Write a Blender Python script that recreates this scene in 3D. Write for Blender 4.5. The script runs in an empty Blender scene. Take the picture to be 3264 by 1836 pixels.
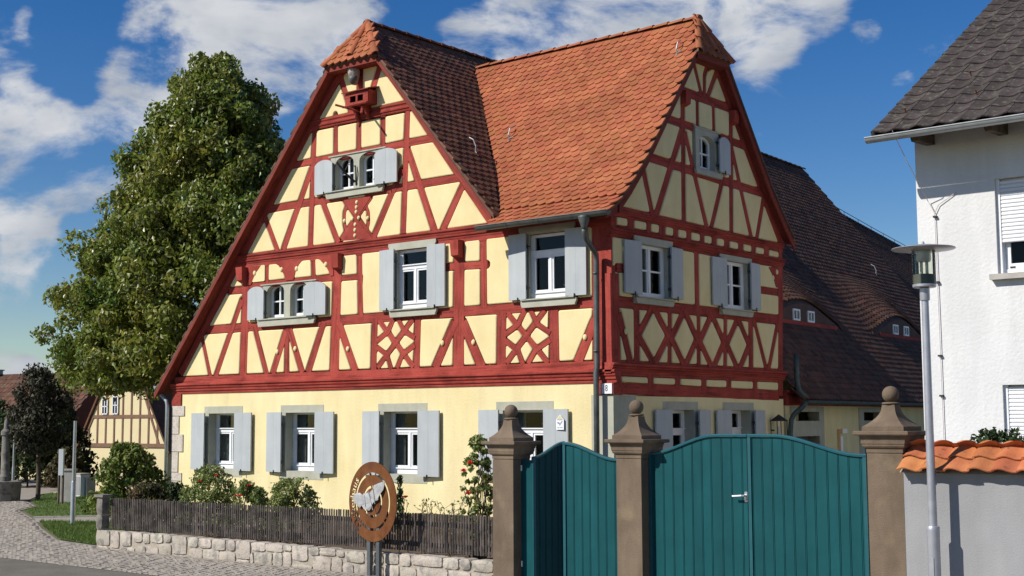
import bpy, bmesh, math, random
import numpy as np
from mathutils import Vector, Matrix
from mathutils.geometry import tessellate_polygon
random.seed(7); RNG = np.random.default_rng(7)
sc = bpy.context.scene
COL = sc.collection
rad = math.radians

# ---------------------------------------------------------------- camera
# world: x runs along the street front of the house (its right corner is x=0), y goes back, z up
CAMP = Vector((12.36, -17.5, 1.75)); YAW, PITCH, ROLL = rad(39.515), rad(5.655), rad(-0.252)
FPX = 4271.5; PW, PH = 3264, 1836
fwd_h = Vector((-math.sin(YAW), math.cos(YAW), 0)); rgt_h = Vector((math.cos(YAW), math.sin(YAW), 0)); UPZ = Vector((0, 0, 1))
c_f = fwd_h*math.cos(PITCH) + UPZ*math.sin(PITCH)
c_u0 = -fwd_h*math.sin(PITCH) + UPZ*math.cos(PITCH)
c_r = rgt_h*math.cos(ROLL) + c_u0*math.sin(ROLL)
c_u = -rgt_h*math.sin(ROLL) + c_u0*math.cos(ROLL)
cam = bpy.data.cameras.new('camera'); cam_o = bpy.data.objects.new('camera', cam); COL.objects.link(cam_o)
m = Matrix((c_r, c_u, -c_f)).transposed().to_4x4(); m.translation = CAMP
cam_o.matrix_world = m
cam.sensor_width = 36; cam.lens = FPX/PW*36; cam.clip_end = 2000; cam.clip_start = .1
sc.camera = cam_o
def at(px, py, d):
    """survey helper: world point seen at a photo pixel, d metres in front of the camera"""
    v = c_r*((px-PW/2)/FPX) - c_u*((py-PH/2)/FPX) + c_f
    return CAMP + v*(d/v.dot(fwd_h))
def ray(px, py): return (c_r*((px-PW/2)/FPX) - c_u*((py-PH/2)/FPX) + c_f).normalized()

# ---------------------------------------------------------------- world and sun
SUN_V = Vector((-.375, -.695, .635)).normalized()      # towards the sun
SUN_EL = math.asin(SUN_V.z)
w = bpy.data.worlds.new('World'); sc.world = w; w.use_nodes = True
nt = w.node_tree; nt.nodes.clear(); L = nt.links.new
def N(t, **k):
    n = nt.nodes.new(t)
    for a, b in k.items(): setattr(n, a, b)
    return n
sky = N('ShaderNodeTexSky', sky_type='NISHITA', sun_disc=False)
sky.sun_elevation = SUN_EL; sky.sun_rotation = math.atan2(SUN_V.x, SUN_V.y)
sky.air_density = 1.0; sky.dust_density = .25; sky.ozone_density = 2.5; sky.altitude = 300
tc = N('ShaderNodeTexCoord')
# clouds: fractal noise in direction space, biased by soft centres so that banks drift across the whole dome
nz = N('ShaderNodeTexNoise'); nz.inputs['Scale'].default_value = 9.5; nz.inputs['Detail'].default_value = 12; nz.inputs['Roughness'].default_value = .6; nz.inputs['Distortion'].default_value = .3
mp = N('ShaderNodeMapping'); mp.inputs['Scale'].default_value = (1, 1, 2.0); L(tc.outputs['Generated'], mp.inputs['Vector']); L(mp.outputs[0], nz.inputs['Vector'])
CL = [(500,230,1.9,.62),(600,150,2.2,.75),(740,110,2.4,.80),(900,70,2.4,.80),(1060,30,2.2,.75),(820,230,1.8,.55),(430,330,1.3,.50),(960,200,1.8,.45),
      (40,470,2.0,.78),(160,490,2.0,.80),(270,540,1.5,.68),(360,450,1.2,.5),(60,590,1.4,.55),(30,190,.9,.66),(140,80,.8,.62),(40,55,.6,.5),(30,750,1.4,.70),(110,770,.9,.55),
      (1440,140,1.0,.75),(1560,100,1.4,.74),(1720,70,1.6,.72),(1880,50,1.7,.72),(2060,40,1.8,.68),(2280,20,2.0,.66),(2500,20,1.8,.66),(2430,130,1.2,.55),(1690,190,.9,.6),(2640,10,1.0,.55),
      (2765,105,.5,.58),(2880,272,.5,.52),(2850,770,.6,.62),(30,1190,.8,.66),(130,1195,.8,.66),(20,920,1.0,.42),(300,1180,1.0,.5),
      (-700,700,4,.6),(-300,-700,5,.6),(1500,-1200,6,.6),(4300,300,4,.6)]
acc = None
for (px, py, r, s) in CL:
    d = ray(px, py)
    dp = N('ShaderNodeVectorMath', operation='DOT_PRODUCT'); L(tc.outputs['Generated'], dp.inputs[0]); dp.inputs[1].default_value = d
    mr = N('ShaderNodeMapRange', interpolation_type='SMOOTHERSTEP'); L(dp.outputs['Value'], mr.inputs['Value'])
    mr.inputs['From Min'].default_value = math.cos(rad(r*1.8)); mr.inputs['From Max'].default_value = 1.0
    mr.inputs['To Min'].default_value = 0; mr.inputs['To Max'].default_value = s
    if acc is None: acc = mr.outputs[0]
    else:
        a = N('ShaderNodeMath', operation='ADD'); L(acc, a.inputs[0]); L(mr.outputs[0], a.inputs[1]); acc = a.outputs[0]
mn = N('ShaderNodeMath', operation='MINIMUM'); L(acc, mn.inputs[0]); mn.inputs[1].default_value = 1.0
nb = N('ShaderNodeMath', operation='MULTIPLY_ADD'); L(nz.outputs['Fac'], nb.inputs[0]); nb.inputs[1].default_value = 3.4; nb.inputs[2].default_value = -2.12
den = N('ShaderNodeMath', operation='ADD'); L(nb.outputs[0], den.inputs[0]); L(mn.outputs[0], den.inputs[1])
cm = N('ShaderNodeMapRange', interpolation_type='SMOOTHSTEP'); L(den.outputs[0], cm.inputs['Value']); cm.inputs['From Min'].default_value = .12; cm.inputs['From Max'].default_value = .80; cm.inputs['To Max'].default_value = .95
nz2 = N('ShaderNodeTexNoise'); nz2.inputs['Scale'].default_value = 11; nz2.inputs['Detail'].default_value = 9; L(mp.outputs[0], nz2.inputs['Vector'])
cr = N('ShaderNodeValToRGB'); cr.color_ramp.elements[0].position = .35; cr.color_ramp.elements[0].color = (.50,.55,.63,1); cr.color_ramp.elements[1].position = .62; cr.color_ramp.elements[1].color = (.86,.88,.91,1); L(nz2.outputs['Fac'], cr.inputs[0])
hsv = N('ShaderNodeHueSaturation'); hsv.inputs['Saturation'].default_value = 1.42; hsv.inputs['Hue'].default_value = .512; L(sky.outputs[0], hsv.inputs['Color'])
bg1 = N('ShaderNodeBackground'); bg1.inputs['Strength'].default_value = .087; L(hsv.outputs[0], bg1.inputs['Color'])
bg2 = N('ShaderNodeBackground'); bg2.inputs['Strength'].default_value = .74; L(cr.outputs[0], bg2.inputs['Color'])
mx = N('ShaderNodeMixShader'); L(cm.outputs[0], mx.inputs[0]); L(bg1.outputs[0], mx.inputs[1]); L(bg2.outputs[0], mx.inputs[2])
wo = N('ShaderNodeOutputWorld'); L(mx.outputs[0], wo.inputs['Surface'])
sun = bpy.data.lights.new('sun', 'SUN'); sun.energy = 5.0; sun.angle = rad(.53); sun.color = (1, .955, .88)
sun_o = bpy.data.objects.new('sun', sun); COL.objects.link(sun_o); sun_o.rotation_euler = SUN_V.to_track_quat('Z', 'Y').to_euler(); sun_o.location = (-20, -40, 40)
sc.view_settings.view_transform = 'Standard'; sc.view_settings.look = 'None'; sc.view_settings.gamma = 1; sc.view_settings.use_curve_mapping = False
sc.view_settings.exposure = 0.1

# ---------------------------------------------------------------- materials
MATS = {}
def pm(name, col, col2=None, scale=3.0, detail=6, contrast=(.35,.65), rough=.8, bump=0, bscale=40, spec=.3, metal=0, col3=None, s3=25, f3=.5, grain=False, rvar=0.0, hue=None, trans=0, coat=0, streak=None):
    """procedural surface: world-space noise between two colours, optional fine speckle, grain along timbers, per-piece variation"""
    mt = bpy.data.materials.new(name); mt.use_nodes = True; t = mt.node_tree; b = t.nodes['Principled BSDF']; lk = t.links.new
    def n(ty, **k):
        q = t.nodes.new(ty)
        for a, v in k.items(): setattr(q, a, v)
        return q
    g = n('ShaderNodeNewGeometry')
    vec = g.outputs['Position']
    if grain:
        at_ = n('ShaderNodeAttribute', attribute_name='grain'); mpp = n('ShaderNodeMapping'); mpp.inputs['Scale'].default_value = grain; lk(at_.outputs['Vector'], mpp.inputs['Vector']); gvec = mpp.outputs[0]
    nz = n('ShaderNodeTexNoise'); nz.inputs['Scale'].default_value = scale; nz.inputs['Detail'].default_value = detail; nz.inputs['Roughness'].default_value = .62; lk(vec, nz.inputs['Vector'])
    rp = n('ShaderNodeValToRGB'); rp.color_ramp.elements[0].position = contrast[0]; rp.color_ramp.elements[1].position = contrast[1]
    rp.color_ramp.elements[0].color = (*col, 1); rp.color_ramp.elements[1].color = (*(col2 or tuple(c*1.12 for c in col)), 1); lk(nz.outputs['Fac'], rp.inputs[0])
    out = rp.outputs[0]; hgt = None
    if col3:
        n3 = n('ShaderNodeTexNoise'); n3.inputs['Scale'].default_value = s3; n3.inputs['Detail'].default_value = 4; lk(vec, n3.inputs['Vector'])
        r3 = n('ShaderNodeMapRange'); r3.inputs['From Min'].default_value = f3; r3.inputs['From Max'].default_value = f3+.12; lk(n3.outputs['Fac'], r3.inputs['Value'])
        mxx = n('ShaderNodeMix', data_type='RGBA'); lk(r3.outputs[0], mxx.inputs[0]); lk(out, mxx.inputs[6]); mxx.inputs[7].default_value = (*col3, 1); out = mxx.outputs[2]
    if grain:
        ng = n('ShaderNodeTexNoise'); ng.inputs['Scale'].default_value = 1; ng.inputs['Detail'].default_value = 5; ng.inputs['Roughness'].default_value = .7; lk(gvec, ng.inputs['Vector'])
        rg = n('ShaderNodeMapRange'); rg.inputs['From Min'].default_value = .36; rg.inputs['From Max'].default_value = .50; rg.inputs['To Min'].default_value = .55; rg.inputs['To Max'].default_value = 1; lk(ng.outputs['Fac'], rg.inputs['Value'])
        mg = n('ShaderNodeMix', data_type='RGBA', blend_type='MULTIPLY'); mg.inputs[0].default_value = 1; lk(out, mg.inputs[6]); lk(rg.outputs[0], mg.inputs[7]); out = mg.outputs[2]; hgt = ng.outputs['Fac']
    if streak:
        ms_ = n('ShaderNodeMapping'); ms_.inputs['Scale'].default_value = streak[0]; lk(vec, ms_.inputs['Vector']); ns_ = n('ShaderNodeTexNoise'); ns_.inputs['Scale'].default_value = 1; ns_.inputs['Detail'].default_value = 6; ns_.inputs['Roughness'].default_value = .65; lk(ms_.outputs[0], ns_.inputs['Vector'])
        rs_ = n('ShaderNodeMapRange'); rs_.inputs['From Min'].default_value = .38; rs_.inputs['From Max'].default_value = .62; rs_.inputs['To Min'].default_value = 1-streak[1]; rs_.inputs['To Max'].default_value = 1; lk(ns_.outputs['Fac'], rs_.inputs['Value'])
        mm_ = n('ShaderNodeMix', data_type='RGBA', blend_type='MULTIPLY'); mm_.inputs[0].default_value = 1; lk(out, mm_.inputs[6]); lk(rs_.outputs[0], mm_.inputs[7]); out = mm_.outputs[2]
    if rvar:
        oi = n('ShaderNodeObjectInfo'); ra = n('ShaderNodeAttribute', attribute_name='rnd'); ad = n('ShaderNodeMath', operation='ADD'); lk(oi.outputs['Random'], ad.inputs[0]); lk(ra.outputs['Fac'], ad.inputs[1])
        fr = n('ShaderNodeMath', operation='FRACT'); lk(ad.outputs[0], fr.inputs[0])
        hs = n('ShaderNodeHueSaturation'); mv = n('ShaderNodeMapRange'); lk(fr.outputs[0], mv.inputs['Value']); mv.inputs['To Min'].default_value = 1-rvar; mv.inputs['To Max'].default_value = 1+rvar
        lk(mv.outputs[0], hs.inputs['Value']); lk(out, hs.inputs['Color'])
        if hue:
            m5 = n('ShaderNodeMath', operation='MULTIPLY'); lk(fr.outputs[0], m5.inputs[0]); m5.inputs[1].default_value = 7.31
            f5 = n('ShaderNodeMath', operation='FRACT'); lk(m5.outputs[0], f5.inputs[0]); mh = n('ShaderNodeMapRange'); lk(f5.outputs[0], mh.inputs['Value']); mh.inputs['To Min'].default_value = .5-hue; mh.inputs['To Max'].default_value = .5+hue; lk(mh.outputs[0], hs.inputs['Hue'])
        out = hs.outputs[0]
    lk(out, b.inputs['Base Color'])
    b.inputs['Roughness'].default_value = rough; b.inputs['Specular IOR Level'].default_value = spec; b.inputs['Metallic'].default_value = metal
    if coat: b.inputs['Coat Weight'].default_value = coat
    if bump:
        n2 = n('ShaderNodeTexNoise'); n2.inputs['Scale'].default_value = bscale; n2.inputs['Detail'].default_value = 4; lk(vec, n2.inputs['Vector'])
        bp = n('ShaderNodeBump'); bp.inputs['Strength'].default_value = bump; bp.inputs['Distance'].default_value = .012
        h = n2.outputs['Fac']
        if hgt:
            ad2 = n('ShaderNodeMath', operation='ADD'); lk(hgt, ad2.inputs[0]); lk(h, ad2.inputs[1]); h = ad2.outputs[0]
        lk(h, bp.inputs['Height']); lk(bp.outputs[0], b.inputs['Normal'])
    if trans:
        tr = n('ShaderNodeBsdfTranslucent'); lk(out, tr.inputs['Color']); ms = n('ShaderNodeMixShader'); ms.inputs[0].default_value = trans
        o = t.nodes['Material Output']; lk(b.outputs[0], ms.inputs[1]); lk(tr.outputs[0], ms.inputs[2]); lk(ms.outputs[0], o.inputs['Surface'])
    MATS[name] = mt
    return mt
def glass(name, tint=(.75,.8,.8), fac=1.5):
    mt = bpy.data.materials.new(name); mt.use_nodes = True; t = mt.node_tree; t.nodes.clear(); n = t.nodes.new
    tr = n('ShaderNodeBsdfTransparent'); tr.inputs[0].default_value = (*tint, 1); gl = n('ShaderNodeBsdfGlossy'); gl.inputs['Roughness'].default_value = .015
    f = n('ShaderNodeFresnel'); f.inputs['IOR'].default_value = fac; ms = n('ShaderNodeMixShader'); o = n('ShaderNodeOutputMaterial')
    t.links.new(f.outputs[0], ms.inputs[0]); t.links.new(tr.outputs[0], ms.inputs[1]); t.links.new(gl.outputs[0], ms.inputs[2]); t.links.new(ms.outputs[0], o.inputs[0]); MATS[name] = mt; return mt
pm('plaster', (.75,.62,.32), (.80,.68,.38), 1.3, rough=.9, bump=.35, bscale=45, spec=.12, streak=((3,3,1.2), .07))
pm('plaster_wall', (.75,.63,.335), (.82,.71,.41), .7, rough=.9, bump=.4, bscale=28, spec=.12, streak=((2.4,2.4,.45), .11))
pm('timber', (.280,.044,.032), (.375,.068,.050), 2.2, rough=.8, bump=.7, bscale=30, spec=.15, grain=(1.0,15,15), rvar=.14, col3=(.24,.040,.030), s3=3.0, f3=.58)
pm('barge', (.19,.038,.028), (.25,.052,.038), 3, rough=.8, bump=.3, bscale=30, spec=.15, grain=(1.2,22,22))
pm('shutter', (.42,.445,.45), (.46,.485,.49), 2.5, rough=.6, bump=.12, bscale=50, spec=.25, streak=((9,9,.8), .07))
pm('stone_frame', (.40,.395,.315), (.46,.455,.37), 4, rough=.85, bump=.25, bscale=70, spec=.15, streak=((4,4,1), .10))
pm('white_paint', (.74,.75,.76), (.80,.81,.82), 6, rough=.4, spec=.45)
pm('iron', (.035,.033,.033), (.06,.055,.05), 20, rough=.55, metal=.5)
pm('tile_orange', (.325,.096,.042), (.405,.140,.066), 5, rough=.8, bump=.3, bscale=60, col3=(.36,.25,.18), s3=16, f3=.68, rvar=.11, hue=.006, spec=.15, streak=((1.0,1.0,1.0), .20))
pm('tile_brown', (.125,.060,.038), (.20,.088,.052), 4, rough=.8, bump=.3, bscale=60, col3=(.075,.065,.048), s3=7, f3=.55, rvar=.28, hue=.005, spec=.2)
pm('tile_barn', (.098,.052,.037), (.145,.070,.046), 2.0, rough=.85, bump=.3, bscale=60, col3=(.07,.058,.046), s3=5, f3=.54, rvar=.26, hue=.008, spec=.12)
pm('tile_grey', (.050,.040,.037), (.078,.062,.056), 7, rough=.8, bump=.35, bscale=50, col3=(.13,.13,.095), s3=14, f3=.57, rvar=.16, spec=.2)
pm('tile_cap', (.40,.125,.046), (.48,.18,.07), 6, rough=.75, bump=.25, bscale=60, col3=(.27,.095,.05), s3=13, f3=.58, rvar=.16, hue=.01)
pm('roof_under', (.10,.06,.045), (.14,.08,.06), 4, rough=.9)
pm('zinc', (.075,.085,.08), (.12,.13,.12), 8, rough=.45, metal=.35, spec=.5)
pm('zinc_bright', (.34,.36,.36), (.42,.44,.44), 8, rough=.4, metal=.5)
pm('copper_old', (.05,.075,.07), (.09,.12,.11), 9, rough=.55, metal=.3)
pm('quoin', (.48,.42,.36), (.60,.54,.47), 7, rough=.9, bump=.6, bscale=45, col3=(.36,.31,.27), s3=22, f3=.56)
pm('wall_stone', (.37,.325,.265), (.49,.435,.365), 3.2, rough=.92, bump=.8, bscale=38, col3=(.27,.25,.22), s3=8, f3=.50, rvar=.16, hue=.012)
pm('mortar', (.33,.285,.225), (.42,.37,.30), 8, rough=.95, bump=.6, bscale=60)
pm('picket', (.040,.033,.029), (.12,.100,.088), 9, rough=.85, bump=.3, bscale=60, grain=(1.2,40,40), rvar=.34)
pm('sandstone', (.155,.115,.080), (.21,.155,.108), 2.4, rough=.9, bump=.45, bscale=90, spec=.15, col3=(.23,.175,.112), s3=3.1, f3=.58, streak=((5,5,1.2), .22))
pm('gate_paint', (.004,.066,.074), (.006,.080,.088), 3, rough=.5, bump=.05, bscale=30, spec=.2, rvar=.07, streak=((6,6,.7), .16))
pm('gate_frame', (.011,.080,.098), (.016,.098,.115), 5, rough=.32, spec=.55)
pm('steel', (.50,.51,.53), (.58,.59,.61), 12, rough=.35, metal=.8)
pm('lamp_metal', (.42,.42,.45), (.50,.50,.53), 10, rough=.38, metal=.55)
pm('post_grey', (.085,.095,.10), (.12,.13,.135), 8, rough=.5, metal=.2)
pm('corten', (.135,.048,.016), (.20,.080,.028), 7, detail=9, rough=.85, bump=.15, bscale=90, spec=.15, col3=(.12,.045,.024), s3=3.5, f3=.57, streak=((9,9,1), .2))
pm('map_plate', (.30,.30,.295), (.44,.44,.43), 11, detail=8, rough=.6, bump=.3, bscale=40)
pm('render_white', (.66,.655,.64), (.73,.725,.71), .8, rough=.95, bump=.55, bscale=24, spec=.1, streak=((2.2,2.2,.3), .10))
pm('render_grey', (.29,.29,.292), (.34,.34,.342), 1.1, rough=.92, bump=.25, bscale=70, spec=.12, streak=((4,4,.5), .10))
pm('roller', (.72,.72,.73), (.76,.76,.77), 3, rough=.5)
pm('concrete', (.36,.34,.30), (.46,.43,.39), 5, rough=.9, bump=.4, bscale=40)
pm('asphalt', (.142,.131,.106), (.19,.176,.146), 1.6, detail=10, rough=.95, bump=.6, bscale=110, spec=.1, col3=(.23,.215,.18), s3=90, f3=.58)
pm('cobble', (.29,.255,.21), (.36,.32,.265), 1.5, rough=.9, bump=.3, bscale=70, rvar=.10, hue=.006)
pm('cobble_joint', (.27,.238,.195), (.335,.295,.242), 6, rough=.95, bump=.4, bscale=90)
pm('yard_paving', (.12,.11,.095), (.165,.15,.13), 3, rough=.95, bump=.4, bscale=60)
pm('stone_dark', (.16,.145,.125), (.24,.22,.19), 5, rough=.95, bump=.6, bscale=50, col3=(.11,.105,.085), s3=9, f3=.52)
pm('cable', (.55,.47,.46), (.62,.54,.53), 9, rough=.5)
pm('soil', (.085,.058,.038), (.13,.09,.06), 6, rough=1, bump=.8, bscale=30)
pm('earth', (.10,.10,.055), (.15,.14,.085), .4, rough=1, bump=.4, bscale=12)
pm('turf', (.075,.115,.026), (.11,.15,.04), 2.2, rough=1, bump=.7, bscale=60)
pm('grass', (.085,.150,.028), (.15,.21,.05), 1.4, rough=.8, rvar=.3, hue=.02, trans=.3)
pm('leaf_lime', (.135,.195,.030), (.26,.265,.044), .55, rough=.4, rvar=.5, hue=.03, trans=.38, spec=.6)
pm('leaf_dark', (.040,.065,.020), (.07,.095,.030), 1.2, rough=.5, rvar=.4, hue=.02, trans=.22, spec=.35)
pm('leaf_rose', (.19,.245,.065), (.30,.325,.10), 3, rough=.42, rvar=.45, hue=.03, trans=.38, spec=.5)
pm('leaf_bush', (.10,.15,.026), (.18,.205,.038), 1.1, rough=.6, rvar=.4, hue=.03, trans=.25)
pm('leaf_brown', (.10,.062,.028), (.085,.085,.03), 2.2, rough=.7, rvar=.35, hue=.02, trans=.2)
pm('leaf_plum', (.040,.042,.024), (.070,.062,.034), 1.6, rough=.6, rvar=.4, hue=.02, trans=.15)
pm('bark', (.075,.055,.040), (.13,.10,.075), 6, rough=.95, bump=.8, bscale=25)
pm('stem', (.10,.085,.035), (.15,.10,.05), 9, rough=.8)
pm('rose_red', (.62,.02,.018), (.72,.06,.04), 9, rough=.5, rvar=.15)
pm('curtain', (.55,.54,.52), (.70,.69,.67), 9, rough=.9, trans=.4)
pm('room', (.02,.019,.018), (.03,.028,.026), 1, rough=.9)
pm('plate_white', (.78,.79,.80), (.82,.83,.84), 9, rough=.35)
pm('ink', (.02,.02,.022), (.03,.03,.03), 9, rough=.5)
pm('emblem_yellow', (.58,.52,.25), (.64,.57,.28), 9, rough=.5)
pm('emblem_blue', (.20,.22,.34), (.24,.26,.38), 9, rough=.5)
pm('notice_orange', (.62,.22,.05), (.66,.26,.07), 9, rough=.5)
pm('carved_wood', (.30,.26,.24), (.46,.38,.34), 25, rough=.7, bump=.4, bscale=60)
pm('chalk', (.50,.45,.33), (.55,.50,.37), 9, rough=.8)
pm('lamp_dark', (.10,.10,.09), (.14,.14,.12), 9, rough=.5)
pm('lamp_tube', (.66,.64,.52), (.70,.68,.56), 9, rough=.4)
pm('timber_far', (.17,.095,.06), (.22,.12,.08), 3, rough=.8)
pm('plaster_far', (.66,.55,.32), (.70,.60,.36), .8, rough=.9)
pm('board_white', (.62,.64,.64), (.68,.70,.70), 3, rough=.5)
glass('glass', (.7,.74,.74), 1.25); glass('lamp_glass', (.86,.88,.80), 1.35)

# ---------------------------------------------------------------- builders
def link(o, parent=None):
    COL.objects.link(o)
    if parent is not None:
        o.parent = parent; o.matrix_parent_inverse = Matrix.Translation(-wloc(parent))
    return o
WL = {}
def wloc(o):
    return WL.get(o.name, Vector((0, 0, 0)))
def thing(name, label, cat, loc=(0, 0, 0), group=None):
    o = bpy.data.objects.new(name, None); o.location = loc; o.empty_display_size = .2; COL.objects.link(o); WL[o.name] = Vector(loc)
    return tag(o, label, cat, group)
def tag(o, label=None, cat=None, group=None, kind=None):
    if label: o['label'] = label
    if cat: o['category'] = cat
    if group: o['group'] = group
    if kind: o['kind'] = kind
    return o
class MB:
    def __init__(s): s.v = []; s.f = []; s.g = []; s.r = []
    def add(s, vs, fs, grain=None, rnd=None):
        b = len(s.v); s.v += [tuple(p) for p in vs]; s.f += [tuple(b+i for i in q) for q in fs]
        s.g += (grain if grain else [(0, 0, 0)]*len(vs)); s.r += [rnd if rnd is not None else 0.0]*len(fs)
        return s
    def box(s, x0, x1, y0, y1, z0, z1, rnd=None):
        v = [(x, y, z) for x in (x0, x1) for y in (y0, y1) for z in (z0, z1)]
        lx, ly, lz = abs(x1-x0), abs(y1-y0), abs(z1-z0); ax = 0 if lx >= max(ly, lz) else (1 if ly >= lz else 2)
        g = [(p[ax], p[(ax+1) % 3], p[(ax+2) % 3]) for p in v]
        return s.add(v, [(0,1,3,2),(4,6,7,5),(0,4,5,1),(2,3,7,6),(0,2,6,4),(1,5,7,3)], g, rnd)
    def hexa(s, a, b):   # two quads of 4 points
        return s.add(list(a)+list(b), [(3,2,1,0),(4,5,6,7),(0,1,5,4),(1,2,6,5),(2,3,7,6),(3,0,4,7)])
    def prism(s, poly, fn, n0, n1):   # 2d polygon extruded between depths n0, n1 through fn(u,z,n)
        k = len(poly); v = [fn(u, z, n0) for u, z in poly]+[fn(u, z, n1) for u, z in poly]
        return s.add(v, [tuple(range(k))[::-1], tuple(range(k, 2*k))]+[(i, (i+1) % k, k+(i+1) % k, k+i) for i in range(k)])
    def tube(s, pts, r, n=8, caps=True):
        pts = [Vector(p) for p in pts]; k = len(pts); rs = r if isinstance(r, (list, tuple)) else [r]*k
        v = []; up = None; dist = 0; g = []
        for i, p in enumerate(pts):
            t = (pts[min(i+1, k-1)]-pts[max(i-1, 0)]).normalized()
            if up is None: up = Vector((0, 0, 1)) if abs(t.z) < .9 else Vector((1, 0, 0))
            a = t.cross(up).normalized(); b2 = a.cross(t).normalized(); up = b2
            if i: dist += (pts[i]-pts[i-1]).length
            for j in range(n):
                an = 2*math.pi*j/n; v.append(p+a*(rs[i]*math.cos(an))+b2*(rs[i]*math.sin(an))); g.append((dist, j*.05, 0))
        f = [(i*n+j, i*n+(j+1) % n, (i+1)*n+(j+1) % n, (i+1)*n+j) for i in range(k-1) for j in range(n)]
        if caps: f += [tuple(range(n))[::-1], tuple(range((k-1)*n, k*n))]
        return s.add(v, f, g)
    def lathe(s, prof, c, n=24, ring=None):   # prof [(r,z)], c centre
        c = Vector(c); v = []; k = len(prof)
        for r, z in prof:
            for j in range(n):
                a = 2*math.pi*j/n; v.append(c+Vector((r*math.cos(a), r*math.sin(a), z)))
        f = [(i*n+j, i*n+(j+1) % n, (i+1)*n+(j+1) % n, (i+1)*n+j) for i in range(k-1) for j in range(n)]
        f += [tuple(range(n))[::-1], tuple(range((k-1)*n, k*n))]
        return s.add(v, f)
    def strip(s, P, Q):
        k = len(P); return s.add(list(P)+list(Q), [(i, i+1, k+i+1, k+i) for i in range(k-1)])
    def mesh(s, name, mat, smooth=False, fix=True):
        me = bpy.data.meshes.new(name); me.from_pydata(s.v, [], s.f)
        if fix and len(s.f) < 20000:
            bm = bmesh.new(); bm.from_mesh(me); bmesh.ops.recalc_face_normals(bm, faces=bm.faces); bm.to_mesh(me); bm.free()
        if any(q != (0, 0, 0) for q in s.g):
            a = me.attributes.new('grain', 'FLOAT_VECTOR', 'POINT'); a.data.foreach_set('vector', np.array(s.g, np.float32).ravel())
        if any(s.r):
            a = me.attributes.new('rnd', 'FLOAT', 'FACE'); a.data.foreach_set('value', np.array(s.r, np.float32))
        me.materials.append(MATS[mat])
        if smooth is True: me.polygons.foreach_set('use_smooth', [True]*len(me.polygons))
        elif smooth: me.set_sharp_from_angle(angle=rad(smooth)); 
        return me
    def build(s, name, mat, parent=None, smooth=False, fix=True, **kw):
        me = s.mesh(name, mat, smooth, fix)
        o = bpy.data.objects.new(name, me); link(o, parent); return tag(o, **kw)
def shade(me, ang):
    me.polygons.foreach_set('use_smooth', [True]*len(me.polygons)); me.set_sharp_from_angle(angle=rad(ang))
FR = lambda u, z, n: (u, -n, z)       # front wall frame: along, height, outward
SI = lambda u, z, n: (n, u, z)        # side wall frame
GR = [0]
def timber(name, pts, wd, lv, fn, parent, back=.10, mat='timber', wob=.004):
    """a hewn timber along a polyline on a wall frame: slightly wandering edges, chamfered face"""
    P = [Vector((a, b)) for a, b in pts]; Q = [P[0]]
    for a, b in zip(P, P[1:]):
        k = max(1, int((b-a).length/.3))
        for i in range(1, k+1): Q.append(a.lerp(b, i/k))
    GR[0] += 3.7; off = GR[0]; m = MB(); rows = []; dist = 0; fr = .002+lv*.0035+random.uniform(0, .0012)
    V = []; G = []
    for i, p in enumerate(Q):
        t = (Q[min(i+1, len(Q)-1)]-Q[max(i-1, 0)]).normalized(); nn = Vector((-t.y, t.x))
        if i: dist += (Q[i]-Q[i-1]).length
        a = wd/2+random.uniform(-wob, wob); b = wd/2+random.uniform(-wob, wob)
        for (s_, n_) in ((-a, -back), (-a, fr-.006), (-a+.007, fr), (b-.007, fr), (b, fr-.006), (b, -back)):
            q = p+nn*s_; V.append(fn(q.x, q.y, n_)); G.append((dist+off, s_, n_))
    k = len(Q); F = [(i*6+j, i*6+j+1, (i+1)*6+j+1, (i+1)*6+j) for i in range(k-1) for j in range(5)]
    F += [(0,1,2,3,4,5), tuple(range((k-1)*6, k*6))]
    m.add(V, F, G)
    return m.build(name, mat, parent)
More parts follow.
